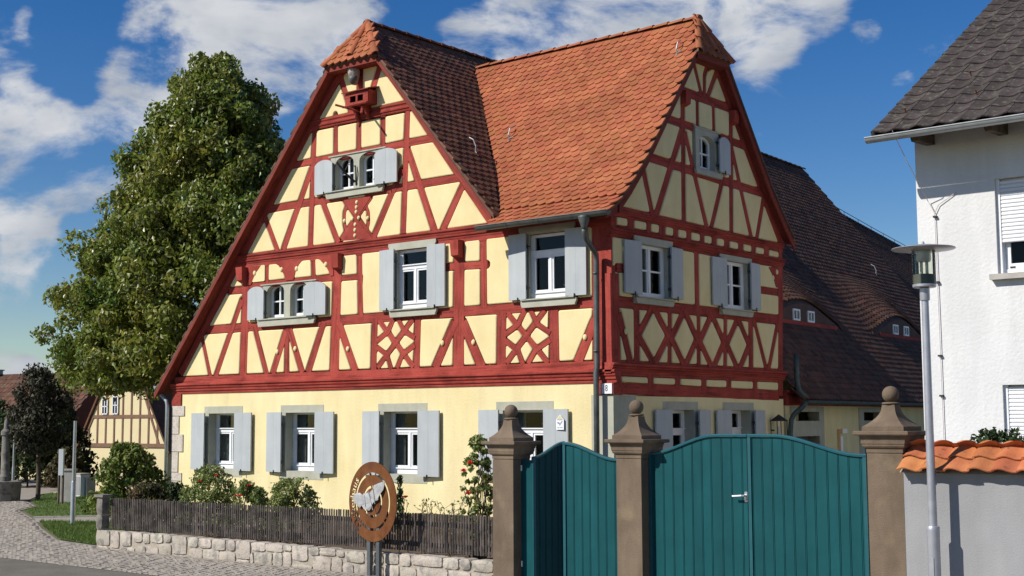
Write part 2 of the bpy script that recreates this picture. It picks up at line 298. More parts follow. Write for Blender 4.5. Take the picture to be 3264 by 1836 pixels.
FRONT=[
('rail',[(-10.35,3.66),(-0.34,3.65)],0.17,0),
('rail',[(-9.63,4.44),(-9.19,4.43)],0.15,0),
('rail',[(-9.02,4.5),(-6.49,4.49)],0.12,0),
('rail',[(-6.29,4.46),(-5.74,4.45)],0.1,0),
('rail',[(-3.58,4.47),(-2.62,4.44)],0.13,0),
('rail',[(-8.45,6.01),(-3.25,6.04)],0.14,0),
('rail',[(-7.78,6.82),(-3.93,6.84)],0.13,0),
('post',[(-5.79,8.65),(-5.82,7.56)],0.15,1),
('brace',[(-6.41,8.53),(-6.01,7.58)],0.13,2),
('brace',[(-5.26,8.44),(-5.61,7.62)],0.13,2),
('post',[(-7.07,7.56),(-7.15,5.14)],0.13,1),
('post',[(-4.54,7.53),(-4.64,5.17)],0.13,1),
('post',[(-6.47,7.66),(-6.46,6.79)],0.115,1),
('post',[(-5.82,7.59),(-5.82,6.8)],0.115,1),
('post',[(-5.18,7.52),(-5.18,6.82)],0.115,1),
('brace',[(-7.12,6.72),(-7.95,5.15)],0.14,2),
('brace',[(-4.53,6.71),(-3.86,5.14)],0.14,2),
('brace',[(-4.68,6.37),(-5.42,5.15)],0.13,2),
('brace',[(-6.86,6.06),(-6.37,5.15)],0.13,2),
('brace',[(-8.57,5.95),(-8.12,5.14)],0.12,2),
('brace',[(-3.15,5.94),(-3.66,5.14)],0.13,2),
('brace',[(-6.23,5.99),(-5.45,5.14)],0.12,2),
('brace',[(-5.5,5.94),(-6.27,5.2)],0.12,3),
('curved_brace',[(-6.1,5.92),(-6.2,5.72),(-6.21,5.52),(-6.12,5.28)],0.075,1),
('curved_brace',[(-5.67,5.88),(-5.56,5.65),(-5.55,5.45),(-5.61,5.28)],0.075,1),
('post',[(-9.07,4.95),(-9.14,2.68)],0.22,1),
('post',[(-6.38,4.9),(-6.45,2.68)],0.24,1),
('post',[(-5.79,4.94),(-5.74,3.68)],0.13,1),
('post',[(-3.27,4.94),(-3.29,2.65)],0.25,1),
('post',[(-2.71,4.94),(-2.7,3.69)],0.14,1),
('post',[(-0.19,2.6),(-0.19,5.05)],0.38,1),
('post',[(-8.44,4.94),(-8.44,4.49)],0.1,1),
('post',[(-7.08,4.91),(-7.05,4.49)],0.11,1),
('brace',[(-10.51,3.58),(-10.18,2.68)],0.1,2),
('brace',[(-9.21,4.22),(-10.02,2.68)],0.13,2),
('brace',[(-8.81,3.67),(-8.4,2.69)],0.13,2),
('post',[(-7.81,3.64),(-7.8,2.68)],0.14,1),
('brace',[(-7.84,3.53),(-8.22,2.7)],0.15,2),
('brace',[(-7.74,3.55),(-7.35,2.7)],0.15,2),
('brace',[(-6.74,3.66),(-7.18,2.69)],0.15,2),
('brace',[(-6.33,3.6),(-5.87,2.69)],0.17,2),
('post',[(-5.37,3.65),(-5.39,2.69)],0.15,1),
('post',[(-4.27,3.64),(-4.3,2.68)],0.15,1),
('lattice_brace',[(-5.25,3.6),(-4.38,2.72)],0.105,2),
('lattice_brace',[(-4.39,3.58),(-5.28,2.73)],0.105,3),
('lattice_brace',[(-4.88,3.61),(-5.01,3.38),(-5.3,3.22)],0.095,4),
('lattice_brace',[(-4.76,3.61),(-4.6,3.37),(-4.34,3.24)],0.095,4),
('lattice_brace',[(-5.31,3.11),(-5.04,2.96),(-4.93,2.7)],0.095,4),
('lattice_brace',[(-4.34,3.11),(-4.64,2.95),(-4.78,2.71)],0.095,4),
('lattice_brace',[(-2.17,3.57),(-1.3,2.7)],0.105,2),
('lattice_brace',[(-1.36,3.57),(-2.19,2.72)],0.105,3),
('lattice_brace',[(-1.78,3.6),(-1.93,3.36),(-2.21,3.21)],0.095,4),
('lattice_brace',[(-1.67,3.6),(-1.51,3.34),(-1.25,3.19)],0.095,4),
('lattice_brace',[(-2.22,3.1),(-1.94,2.93),(-1.83,2.69)],0.095,4),
('lattice_brace',[(-1.25,3.08),(-1.57,2.91),(-1.72,2.7)],0.095,4),
('brace',[(-3.37,3.48),(-3.84,2.69)],0.17,2),
('brace',[(-3.19,3.47),(-2.75,2.67)],0.19,2),
('post',[(-2.3,3.6),(-2.31,2.68)],0.2,1),
('post',[(-1.18,3.6),(-1.17,2.68)],0.2,1),
('brace',[(-0.32,3.37),(-0.69,2.68)],0.17,2)]
SIDE=[
('rail',[(0.04,2.26),(5.45,2.2)],0.19,0),
('rail',[(0.05,2.58),(5.59,2.58)],0.24,0),
('post',[(1.07,2.55),(1.06,2.27)],0.17,1),
('post',[(1.9,2.56),(1.89,2.26)],0.17,1),
('post',[(2.74,2.55),(2.73,2.26)],0.17,1),
('post',[(3.59,2.54),(3.58,2.26)],0.17,1),
('post',[(4.54,2.55),(4.53,2.24)],0.17,1),
('post',[(0.07,4.1),(0.1,2.21)],0.24,1),
('post',[(5.63,4.74),(5.5,2.2)],0.2,1),
('post',[(0.68,3.65),(0.67,2.61)],0.17,1),
('post',[(1.68,3.64),(1.64,2.61)],0.13,1),
('post',[(2.59,3.62),(2.57,2.61)],0.13,1),
('post',[(3.51,3.62),(3.46,2.61)],0.13,1),
('post',[(4.42,3.61),(4.39,2.6)],0.18,1),
('brace',[(1.19,3.66),(0.7,3.11)],0.14,2),
('brace',[(1.17,3.64),(1.64,3.15)],0.14,3),
('brace',[(0.7,3.15),(1.19,2.66)],0.14,3),
('brace',[(1.64,3.19),(1.16,2.65)],0.14,2),
('brace',[(2.15,3.65),(1.7,3.11)],0.14,2),
('brace',[(2.12,3.64),(2.54,3.14)],0.14,3),
('brace',[(1.7,3.15),(2.14,2.64)],0.14,3),
('brace',[(2.55,3.18),(2.11,2.64)],0.14,2),
('brace',[(3.06,3.64),(2.6,3.09)],0.14,2),
('brace',[(3.03,3.62),(3.46,3.12)],0.14,3),
('brace',[(2.6,3.13),(3.05,2.63)],0.14,3),
('brace',[(3.46,3.16),(3.02,2.62)],0.14,2),
('brace',[(3.98,3.62),(3.52,3.08)],0.14,2),
('brace',[(3.94,3.61),(4.36,3.1)],0.14,3),
('brace',[(3.52,3.12),(3.96,2.61)],0.14,3),
('brace',[(4.36,3.14),(3.93,2.61)],0.14,2),
('brace',[(4.53,3.62),(5,2.63)],0.13,2),
('brace',[(5.46,3.61),(5.03,2.63)],0.12,3),
('brace',[(0.17,3.45),(0.49,2.66)],0.17,2),
('rail',[(0.09,3.65),(5.52,3.65)],0.18,0),
('post',[(2.56,4.68),(2.56,3.7)],0.15,1),
('rail',[(4.67,4.18),(5.49,4.18)],0.13,0),
('rail',[(0.14,4.2),(0.44,4.2)],0.13,0),
('rail',[(0.1,5.14),(5.74,5.05)],0.16,0),
('rail',[(0.09,4.8),(5.73,4.74)],0.2,0),
('post',[(0.55,5.1),(0.55,4.85)],0.2,1),
('post',[(1.08,5.1),(1.07,4.85)],0.14,1),
('post',[(1.49,5.09),(1.48,4.84)],0.2,1),
('post',[(1.91,5.08),(1.9,4.83)],0.16,1),
('post',[(2.33,5.08),(2.32,4.83)],0.16,1),
('post',[(2.77,5.08),(2.76,4.82)],0.15,1),
('post',[(3.18,5.07),(3.17,4.81)],0.18,1),
('post',[(3.62,5.07),(3.61,4.8)],0.2,1),
('post',[(4.12,5.06),(4.11,4.78)],0.2,1),
('post',[(4.6,5.05),(4.58,4.78)],0.17,1),
('post',[(5.09,5.04),(5.07,4.76)],0.2,1),
('post',[(5.64,5.04),(5.63,4.76)],0.16,1),
('post',[(0.06,5.19),(0.07,4.77)],0.16,1),
('post',[(2.2,7.49),(2.17,5.16)],0.14,1),
('post',[(3.86,7.51),(3.78,5.1)],0.14,1),
('rail',[(2.14,7.5),(3.82,7.48)],0.16,0),
('rail',[(1.64,6.92),(2.54,6.9)],0.14,0),
('rail',[(3.49,6.88),(4.38,6.85)],0.14,0),
('rail',[(0.99,6.16),(4.98,6.04)],0.15,0),
('post',[(2.68,7.47),(2.68,6.9)],0.1,1),
('post',[(3.23,7.46),(3.24,6.9)],0.1,1),
('brace',[(2.57,8.11),(2.83,7.55)],0.1,2),
('brace',[(3.43,8.17),(3.05,7.56)],0.11,2),
('curved_brace',[(2.93,7.54),(2.94,7.91),(3.02,8.06),(3.29,8.2)],0.1,3),
('brace',[(2.15,6.78),(1.3,5.18)],0.14,2),
('brace',[(2.25,6.76),(2.93,5.15)],0.13,2),
('brace',[(3.54,6.16),(3.08,5.17)],0.12,2),
('brace',[(3.84,6.77),(4.54,5.08)],0.13,2),
('brace',[(5.02,5.96),(4.7,5.1)],0.12,2),
('brace',[(0.9,6.01),(1.2,5.17)],0.13,2)]
KNEES=[[(-6.249,5.993),(-5.478,5.943),(-5.73,5.692),(-5.854,5.554),(-6.011,5.705)],[(-6.29,5.174),(-5.426,5.148),(-5.744,5.445),(-5.88,5.561),(-6.057,5.359)],[(-8.607,4.886),(-8.997,4.88),(-8.988,4.509),(-8.921,4.517),(-8.849,4.626),(-8.788,4.726),(-8.679,4.819)],[(-8.171,4.896),(-7.383,4.895),(-7.485,4.811),(-7.574,4.701),(-7.631,4.528),(-7.867,4.528),(-7.905,4.642),(-7.989,4.743),(-8.062,4.832)],[(-6.923,4.907),(-6.493,4.907),(-6.489,4.528),(-6.582,4.532),(-6.616,4.618),(-6.698,4.727),(-6.8,4.805)]]
SKNEES=[[(5.126,4.636),(5.573,4.651),(5.494,4.258),(5.404,4.266),(5.322,4.42),(5.239,4.529)]]
BALLS=[(-8.807,4.744),(-7.989,4.755),(-7.54,4.738),(-6.698,4.757),(-8.082,3.124),(-7.555,3.166),(-6.072,3.106),(-3.658,3.119),(-2.932,3.105),(-0.53,3.088),(-5.854,5.875),(-5.863,5.78),(-5.869,5.69),(-5.893,5.453),(-5.898,5.349),(-5.9,5.244),(-6.19,5.552),(-5.97,5.57),(-5.801,5.572),(-5.559,5.543)]
SBALLS=[(0.343,3.178),(0.309,4.52),(5.288,4.44),(5.449,4.567)]
BLOCKS=[(-9.143,4.732),(-6.32,4.778),(-3.263,4.762)]
SBLOCKS=[(2.209,7.358),(3.866,7.302)]
STONES=[(-4.32,-4.01,0.04,0.25),(-3.98,-3.78,0.02,0.25),(-3.75,-3.50,0.06,0.25),(-3.47,-3.25,0.13,0.26),(-3.23,-3.08,0.12,0.25),(-3.06,-2.79,0.14,0.26),(-2.77,-2.61,0.16,0.26),(-2.58,-2.27,0.02,0.26),(-2.24,-2.03,0.13,0.26),(-2.02,-1.76,0.13,0.25),(-1.74,-1.47,0.12,0.26),(-1.46,-1.28,0.13,0.26),(-1.26,-0.98,0.04,0.27),(-0.96,-0.70,0.15,0.26),(-0.69,-0.37,0.16,0.26),(-4.30,-4.02,-0.02,0.03),(-3.96,-3.76,-0.02,0.01),(-3.73,-3.61,-0.02,0.04),(-3.59,-3.41,-0.02,0.05),(-3.40,-3.17,-0.02,0.08),(-3.15,-2.89,-0.02,0.09),(-2.87,-2.60,-0.01,0.14),(-2.56,-2.27,-0.02,0.01),(-2.21,-1.93,-0.02,0.11),(-1.92,-1.59,-0.02,0.12),(-1.59,-1.27,-0.02,0.11),(-1.25,-1.00,-0.02,0.03),(-0.98,-0.92,-0.02,0.13),(-0.90,-0.56,-0.02,0.14),(-0.55,-0.38,-0.01,0.16),(-0.36,-0.21,0.18,0.26),(-0.20,0.08,0.08,0.26),(0.11,0.28,0.16,0.26),(0.29,0.57,0.17,0.26),(0.58,0.71,0.17,0.24),(0.73,1.05,0.12,0.25),(1.06,1.19,0.12,0.25),(1.20,1.35,0.12,0.26),(1.37,1.60,0.14,0.26),(1.62,1.79,0.13,0.27),(1.80,2.27,0.15,0.28),(2.28,2.51,0.14,0.28),(2.52,2.68,0.15,0.27),(2.70,3.00,0.14,0.28),(-0.36,-0.21,-0.01,0.17),(-0.20,0.16,-0.02,0.04),(0.18,0.49,-0.02,0.16),(0.50,0.68,-0.02,0.16),(0.69,0.87,-0.02,0.10),(0.89,1.12,-0.02,0.10),(1.13,1.36,-0.02,0.11),(1.37,1.61,-0.02,0.13),(1.62,1.88,-0.02,0.12),(1.89,2.35,-0.01,0.14),(2.36,2.68,-0.00,0.13),(2.69,3.00,0.00,0.13)]
# ---------------------------------------------------------------- infill panels: the fields that the timbers leave free
def trace_fields(x0, x1, z0, z1, outline, timbers, polys, rects, h=.006):
    nx, nz = int((x1-x0)/h), int((z1-z0)/h)
    X = x0+(np.arange(nx)+.5)*h; Z = z0+(np.arange(nz)+.5)*h
    def inpoly(poly, ia, ib, ja, jb):
        xx, zz = np.meshgrid(X[ia:ib], Z[ja:jb]); r = np.zeros(xx.shape, bool); k = len(poly)
        for i in range(k):
            (ax, az), (bx, bz) = poly[i], poly[(i+1) % k]
            if az == bz: continue
            c = ((az > zz) != (bz > zz)) & (xx < (bx-ax)*(zz-az)/(bz-az)+ax); r ^= c
        return r
    free = inpoly(outline, 0, nx, 0, nz)
    def win(xa, xb, za, zb): return max(0, int((xa-x0)/h)-1), min(nx, int((xb-x0)/h)+2), max(0, int((za-z0)/h)-1), min(nz, int((zb-z0)/h)+2)
    for _, pts, wd, lv in timbers:
        for (ax, az), (bx, bz) in zip(pts, pts[1:]):
            r = wd/2+.004; ia, ib, ja, jb = win(min(ax, bx)-r, max(ax, bx)+r, min(az, bz)-r, max(az, bz)+r)
            if ib <= ia or jb <= ja: continue
            xx, zz = np.meshgrid(X[ia:ib], Z[ja:jb]); dx, dz = bx-ax, bz-az; ll = dx*dx+dz*dz
            t = np.clip(((xx-ax)*dx+(zz-az)*dz)/ll, 0, 1); free[ja:jb, ia:ib] &= ((xx-ax-t*dx)**2+(zz-az-t*dz)**2) > r*r
    for p in polys:
        xs = [q[0] for q in p]; zs = [q[1] for q in p]; ia, ib, ja, jb = win(min(xs), max(xs), min(zs), max(zs)); free[ja:jb, ia:ib] &= ~inpoly(p, ia, ib, ja, jb)
    for (xa, xb, za, zb) in rects:
        ia, ib, ja, jb = win(xa, xb, za, zb); free[ja:jb, ia:ib] = False
    # label by runs + union find
    par = []; runs = []; prev = []
    def find(a):
        while par[a] != a: par[a] = par[par[a]]; a = par[a]
        return a
    for j in range(nz):
        row = free[j]; d = np.diff(np.concatenate(([0], row.view(np.int8), [0]))); s = np.where(d == 1)[0]; e = np.where(d == -1)[0]; cur = []
        for a, b in zip(s, e):
            i = len(par); par.append(i); cur.append((a, b, i)); runs.append((j, a, b, i))
            for (pa, pb, pi) in prev:
                if pa < b and a < pb: par[find(pi)] = find(i)
        prev = cur
    comps = {}
    for j, a, b, i in runs: comps.setdefault(find(i), []).append((j, a, b))
    out = []
    for c in comps.values():
        if sum(b-a for _, a, b in c)*h*h < .0012: continue
        ja = min(q[0] for q in c)-1; jb = max(q[0] for q in c)+2; ia = min(q[1] for q in c)-1; ib = max(q[2] for q in c)+1
        M = np.zeros((jb-ja, ib-ia), bool)
        for j, a, b in c: M[j-ja, a-ia:b-ia] = True
        # boundary edges, filled side on the left
        nxt = {}
        H_, W_ = M.shape
        js, is_ = np.where(M)
        for j, i in zip(js, is_):
            if not M[j-1, i]: nxt.setdefault((i, j), []).append((i+1, j))
            if not M[j, i+1]: nxt.setdefault((i+1, j), []).append((i+1, j+1))
            if not M[j+1, i]: nxt.setdefault((i+1, j+1), []).append((i, j+1))
            if not M[j, i-1]: nxt.setdefault((i, j+1), []).append((i, j))
        best = None
        while nxt:
            st = next(iter(nxt)); p = st; loop = []
            while True:
                loop.append(p); q = nxt[p].pop()
                if not nxt[p]: del nxt[p]
                p = q
                if p == st: break
            if best is None or len(loop) > len(best): best = loop
        P = np.array(best, float)
        keep = dp_closed(P, 1.35)
        pts = [(x0+(ia+x)*h, z0+(ja+y)*h) for x, y in keep]
        if len(pts) >= 3: out.append(pts)
    return out
def dp_closed(P, tol):
    n = len(P); a = 0; b = int(np.argmax(((P-P[0])**2).sum(1)))
    def dp(i, j):
        if j <= i+1: return []
        p, q = P[i], P[j % n]; seg = P[i+1:j]; d = q-p; ln = math.hypot(*d)
        dist = np.abs(d[0]*(seg[:, 1]-p[1])-d[1]*(seg[:, 0]-p[0]))/ln if ln > 1e-9 else np.hypot(*(seg-p).T)
        k = int(np.argmax(dist))
        if dist[k] <= tol: return []
        k += i+1
        return dp(i, k)+[k]+dp(k, j)
    idx = [a]+dp(a, b)+[b]+dp(b, n)
    return [tuple(P[i]) for i in idx]
def round_corners(P, r, ref=None):
    out = []; k = len(P); ref = ref or P
    for i in range(k):
        a, b, c = Vector(P[i-1]), Vector(P[i]), Vector(P[(i+1) % k]); u, v = a-b, c-b; lu, lv = u.length, v.length
        ra, rb, rc_ = Vector(ref[i-1]), Vector(ref[i]), Vector(ref[(i+1) % k]); ang = (ra-rb).angle(rc_-rb, 3.1)
        lu, lv = max(lu, 1e-6), max(lv, 1e-6)
        if ang > 2.75: out.append(tuple(b)); continue
        q = min(r, lu*.4, lv*.4); p1 = b+u/lu*q; p2 = b+v/lv*q
        out += [tuple(p1), tuple((p1+p2)/2*.5+b*.5), tuple(p2)]
    return out
def inset(P, d):
    k = len(P); out = []
    for i in range(k):
        a, b, c = Vector(P[i-1]), Vector(P[i]), Vector(P[(i+1) % k]); e1 = (b-a).normalized(); e2 = (c-b).normalized()
        n1 = Vector((-e1.y, e1.x)); n2 = Vector((-e2.y, e2.x)); nn = n1+n2
        if nn.length < .2: out.append(tuple(b+n1*d)); continue
        nn.normalize(); out.append(tuple(b+nn*min(d/max(nn.dot(n1), .35), d*2.2)))
    return out
def pillow(name, P, fn, parent, mat='plaster', top=.020, back=.09, **kw):
    area = .5*sum(P[i-1][0]*P[i][1]-P[i][0]*P[i-1][1] for i in range(len(P)))
    if area < 0: P = P[::-1]; area = -area
    per = sum(math.dist(P[i-1], P[i]) for i in range(len(P))); rr = 2*area/per
    Q = [P[0]]
    for q in P[1:]:
        if math.dist(q, Q[-1]) > .022: Q.append(q)
    if math.dist(Q[-1], Q[0]) < .022 and len(Q) > 3: Q.pop()
    P = Q; s = min(1, rr/.10)
    for s in (s, s*.4, s*.1):
        I_ = inset(P, .024*s); T_ = tessellate_polygon([[Vector((a, b, 0)) for a, b in I_]]); ta = sum(abs((I_[b][0]-I_[a][0])*(I_[c][1]-I_[a][1])-(I_[c][0]-I_[a][0])*(I_[b][1]-I_[a][1]))/2 for a, b, c in T_); sa_ = .5*sum(I_[i-1][0]*I_[i][1]-I_[i][0]*I_[i-1][1] for i in range(len(I_)))
        if abs(ta-sa_) < .015*area and sa_ > .3*area: break
    rc = min(.032, rr*.35); ds = [.0035*s, .0035*s, .008*s, .015*s, .024*s]; ns = [-back, .004, top*.55, top*.88, top]; rings = []
    for d_, n_ in zip(ds, ns): rings.append((round_corners(inset(P, d_), rc, P), n_))
    k = len(rings[0][0]); V = []; F = []
    for R_, n_ in rings:
        V += [fn(u, z, n_) for u, z in R_]
    for r in range(len(rings)-1): F += [(r*k+i, r*k+(i+1) % k, (r+1)*k+(i+1) % k, (r+1)*k+i) for i in range(k)]
    b0 = (len(rings)-1)*k; from_t = tessellate_polygon([[Vector((a, b, 0)) for a, b in rings[-1][0]]]); F += [tuple(b0+i for i in q) for q in from_t]
    m = MB().add(V, F); o = m.build(name, mat, parent, fix=False, **kw); me = o.data; bm = bmesh.new(); bm.from_mesh(me); bmesh.ops.recalc_face_normals(bm, faces=bm.faces); bm.to_mesh(me); bm.free()
    shade(me, 50); nt_ = len(from_t); [setattr(p_, 'use_smooth', False) for p_ in list(me.polygons)[-nt_:]]; return o
def wall_plate(name, fn, parent, outline_fn, z0, z1, holes, mat, n0, n1):
    """wall slab between two depths with rectangular openings; outline_fn(z) -> (umin, umax)"""
    zs = sorted({z0, z1, *[h[2] for h in holes], *[h[3] for h in holes]}); zs = [z for z in zs if z0 <= z <= z1]; m = MB()
    for a, b in zip(zs, zs[1:]):
        if b-a < 1e-4: continue
        hs = sorted([h for h in holes if h[2] <= a+1e-6 and h[3] >= b-1e-6]); (la, ra), (lb, rb) = outline_fn(a), outline_fn(b); edges = [(la, lb)]
        for h in hs: edges += [(h[0], h[0]), (h[1], h[1])]
        edges.append((ra, rb))
        for i in range(0, len(edges), 2):
            (pa, pb), (qa, qb) = edges[i], edges[i+1]
            if qa-pa < .005 and qb-pb < .005: continue
            m.hexa([fn(pa, a, n0), fn(qa, a, n0), fn(qb, b, n0), fn(pb, b, n0)], [fn(pa, a, n1), fn(qa, a, n1), fn(qb, b, n1), fn(pb, b, n1)])
    return m.build(name, mat, parent)

# ---------------------------------------------------------------- windows and shutters
def arch(u0, u1, z0, zs, rise, k=8):
    c = (u0+u1)/2; r = (u1-u0)/2
    return [(u0, z0), (u1, z0)]+[(c+r*math.cos(math.pi*i/k), zs+rise*math.sin(math.pi*i/k)) for i in range(k+1)]
def bar(m, fn, u0, u1, z0, z1, n0, n1): 
    P = [(u0, z0), (u1, z0), (u1, z1), (u0, z1)]; m.prism(P, fn, n0, n1)
def sash_cross(fn, parent, u0, u1, z0, z1, n, tr=.33, style='cross'):
    """white casement window: outer frame, transom with drip, two casements below"""
    s = MB(); fw = .055; zt = z1-(z1-z0)*tr; c = (u0+u1)/2
    for (a, b, e, f) in ((u0, u0+fw, z0, z1), (u1-fw, u1, z0, z1), (u0+fw, u1-fw, z1-fw, z1), (u0+fw, u1-fw, z0, z0+fw+.035)): bar(s, fn, a, b, e, f, n-.06, n)
    panes = []
    if style == 'cross':
        bar(s, fn, u0+fw, u1-fw, zt-.035, zt+.03, n-.06, n+.004); bar(s, fn, u0+.01, u1-.01, zt+.0301, zt+.05, n-.05, n+.03); bar(s, fn, u0+.01, u1-.01, z0+fw+.036, z0+fw+.055, n-.05, n+.025)
        bar(s, fn, c-.022, c+.022, z0+fw+.036, zt-.036, n-.055, n+.008)
        for (a, b) in ((u0+fw, c-.022), (c+.022, u1-fw)):
            zb = z0+fw+.055
            for q in ((a, a+.035, zb, zt-.036), (b-.035, b, zb, zt-.036), (a+.035, b-.035, zt-.071, zt-.036), (a+.035, b-.035, zb, zb+.04)): bar(s, fn, *q, n-.045, n-.008)
            panes.append((a+.03, b-.03, zb+.03, zt-.065))
        for q in ((u0+fw, u0+fw+.03, zt+.051, z1-fw), (u1-fw-.03, u1-fw, zt+.051, z1-fw)): bar(s, fn, *q, n-.045, n-.008)
        panes.append((u0+fw+.02, u1-fw-.02, zt+.045, z1-fw+.005))
    else:
        bar(s, fn, c-.028, c+.028, z0+fw+.036, z1-fw, n-.055, n+.006); zm = z0+(z1-z0)*.52
        for (a, b) in ((u0+fw, c-.028), (c+.028, u1-fw)):
            bar(s, fn, a, b, zm-.014, zm+.014, n-.045, n-.004)
            for q in ((a, a+.028, z0+fw+.036, zm-.0145), (b-.028, b, z0+fw+.036, zm-.0145), (a, a+.028, zm+.0145, z1-fw), (b-.028, b, zm+.0145, z1-fw)): bar(s, fn, *q, n-.045, n-.008)
            panes += [(a+.02, b-.02, z0+fw+.03, zm-.01), (a+.02, b-.02, zm+.01, z1-fw+.005)]
    s.build('sash', 'white_paint', parent)
    for q in panes:
        p = MB(); bar(p, fn, *q, n-.036, n-.030); p.build('pane', 'glass', parent)
def arched_light(fn, parent, u0, u1, z0, zs, rise, n):
    s = MB(); fw = .045; k = 8; O = arch(u0, u1, z0, zs, rise, k); I = arch(u0+fw, u1-fw, z0+fw+.02, zs, rise-fw*.8, k); kk = len(O)
    V = [fn(a, b, n) for a, b in O]+[fn(a, b, n) for a, b in I]+[fn(a, b, n-.05) for a, b in O]+[fn(a, b, n-.05) for a, b in I]
    F = []
    for i in range(kk):
        j = (i+1) % kk; F += [(i, j, kk+j, kk+i), (kk+i, kk+j, 3*kk+j, 3*kk+i), (2*kk+j, 2*kk+i, 3*kk+i, 3*kk+j), (j, i, 2*kk+i, 2*kk+j)]
    s.add(V, F); c = (u0+u1)/2; zt = zs+rise-fw*.8
    bar(s, fn, c-.016, c+.016, z0+fw+.0201, zt, n-.04, n-.004); zm = z0+(zt-z0)*.53
    bar(s, fn, u0+fw, c-.0161, zm-.013, zm+.013, n-.036, n-.007); bar(s, fn, c+.0161, u1-fw, zm-.013, zm+.013, n-.036, n-.007)
    s.build('sash', 'white_paint', parent)
    Pn = arch(u0+.03, u1-.03, z0+.04, zs, rise-.03, k); MB().prism(Pn, fn, n-.034, n-.028).build('pane', 'glass', parent)
def shutter(fn, parent, hinge, free, z0, z1, nh=.115, nf=.075, rise=0, boards=2, label=None):
    """ledged shutter standing open a hand off the wall; hinge edge at u=hinge, free edge at u=free"""
    m = MB(); d = free-hinge; T = .032
    def f2(t, z, n):
        q = fn(hinge+d*t, z, 0); nn = nh+(nf-nh)*t; return fn(hinge+d*t, z, nn-T+n)
    edges = [i/boards for i in range(boards+1)]
    for a, b in zip(edges, edges[1:]):
        a2, b2 = a+(.002 if a else 0), b-(.002 if b < 1 else 0)
        P = [(a2, z0), (b2, z0)]
        if rise:
            for i in range(5): t = b2+(a2-b2)*i/4; P.append((t, z1-rise+rise*math.sin(math.pi*min(max(t, 0.0), 1.0))**.6))
        else: P += [(b2, z1), (a2, z1)]
        m.prism(P, lambda u, z, n: f2(u, z, n), .0, T)
    core = [(0.003, z0+.003), (.997, z0+.003), (.997, z1-rise-.003), (.003, z1-rise-.003)]; m.prism(core, f2, .004, T-.002)
    for zz in (z0+(z1-z0)*.18, z1-(z1-z0)*.22): m.prism([(.04, zz-.04), (.96, zz-.04), (.96, zz+.04), (.04, zz+.04)], f2, -.022, -.0005)
    o = m.build('shutter', 'shutter', parent)
    if label: o['label'] = label
    sg = -1 if d > 0 else 1
    for zz in (z0+(z1-z0)*.17, z1-(z1-z0)*.2):
        h = MB(); u0, u1 = sorted((hinge+sg*.055, hinge-sg*.02)); bar(h, fn, u0, u1, zz-.012, zz+.012, nh-.055, nh-.034); h.tube([fn(hinge+sg*.012, zz-.035, nh-.03), fn(hinge+sg*.012, zz+.035, nh-.03)], .011, 6); h.build('hinge', 'iron', o)
    h = MB(); uc = hinge+d*.45; nn = nh+(nf-nh)*.45; h.tube([fn(uc, z0-.01, -.02), fn(uc, z0-.012, nn+.012), fn(uc, z0-.012, nn+.016)], .007, 6); h.tube([fn(uc, z0-.045, nn+.012), fn(uc, z0+.035, nn+.012)], .009, 6); h.build('shutter_catch', 'iron', o)
    return o
def profile_bar(fn, name, prof, u0, u1, parent, mat, seg=1, grain=True):
    """moulded bar: profile [(n,z)] swept along u"""
    m = MB(); k = len(prof); us = [u0+(u1-u0)*i/seg for i in range(seg+1)]; V = []; G = []
    GR[0] += 5.1
    for u in us:
        for n_, z in prof: V.append(fn(u, z, n_)); G.append((u+GR[0], z*1.0, n_))
    F = [(i*k+j, i*k+(j+1) % k, (i+1)*k+(j+1) % k, (i+1)*k+j) for i in range(seg) for j in range(k)]+[tuple(range(k))[::-1], tuple(range(seg*k, (seg+1)*k))]
    return m.add(V, F, G if grain else None).build(name, mat, parent)
def ears(u0, u1, z0, z1, up=True):   # lintel / sill with little shaped ears
    h = z1-z0; e = .035
    P = [(u0+e, z0), (u1-e, z0), (u1-e*.6, z0+h*.3), (u1-e*.3, z0+h*.45), (u1, z0+h*.6), (u1, z1), (u0, z1), (u0, z0+h*.6), (u0+e*.3, z0+h*.45), (u0+e*.6, z0+h*.3)]
    return P if up else [(a, z0+z1-b) for a, b in P][::-1]

# ================================================================ the timber-framed house
house = thing('timber_framed_house', 'large yellow timber-framed house with red beams, grey shutters and orange tiled roof', 'house', (0, 0, 0))
XL = -11.44
RZ, RX = 9.34, -5.76                 # main ridge
ML, MR = 1.161, 1.172                # slopes of the two main roof sides
WPROF = [(-.45, 5.0), (-.06, 5.27), (.287, 5.61), (.785, 6.17), (2.87, 8.93)]   # wing roof profile in (y,z)
def z_main(x): return RZ-MR*(x-RX) if x > RX else RZ+ML*(x-RX)
def z_wing(y):
    if y > 2.87: y = 5.74-y
    P = WPROF
    if y <= P[0][0]: return P[0][1]-(P[0][0]-y)*.7
    for (a, b), (c, d) in zip(P, P[1:]):
        if y <= c: return b+(d-b)*(y-a)/(c-a)
    return P[-1][1]
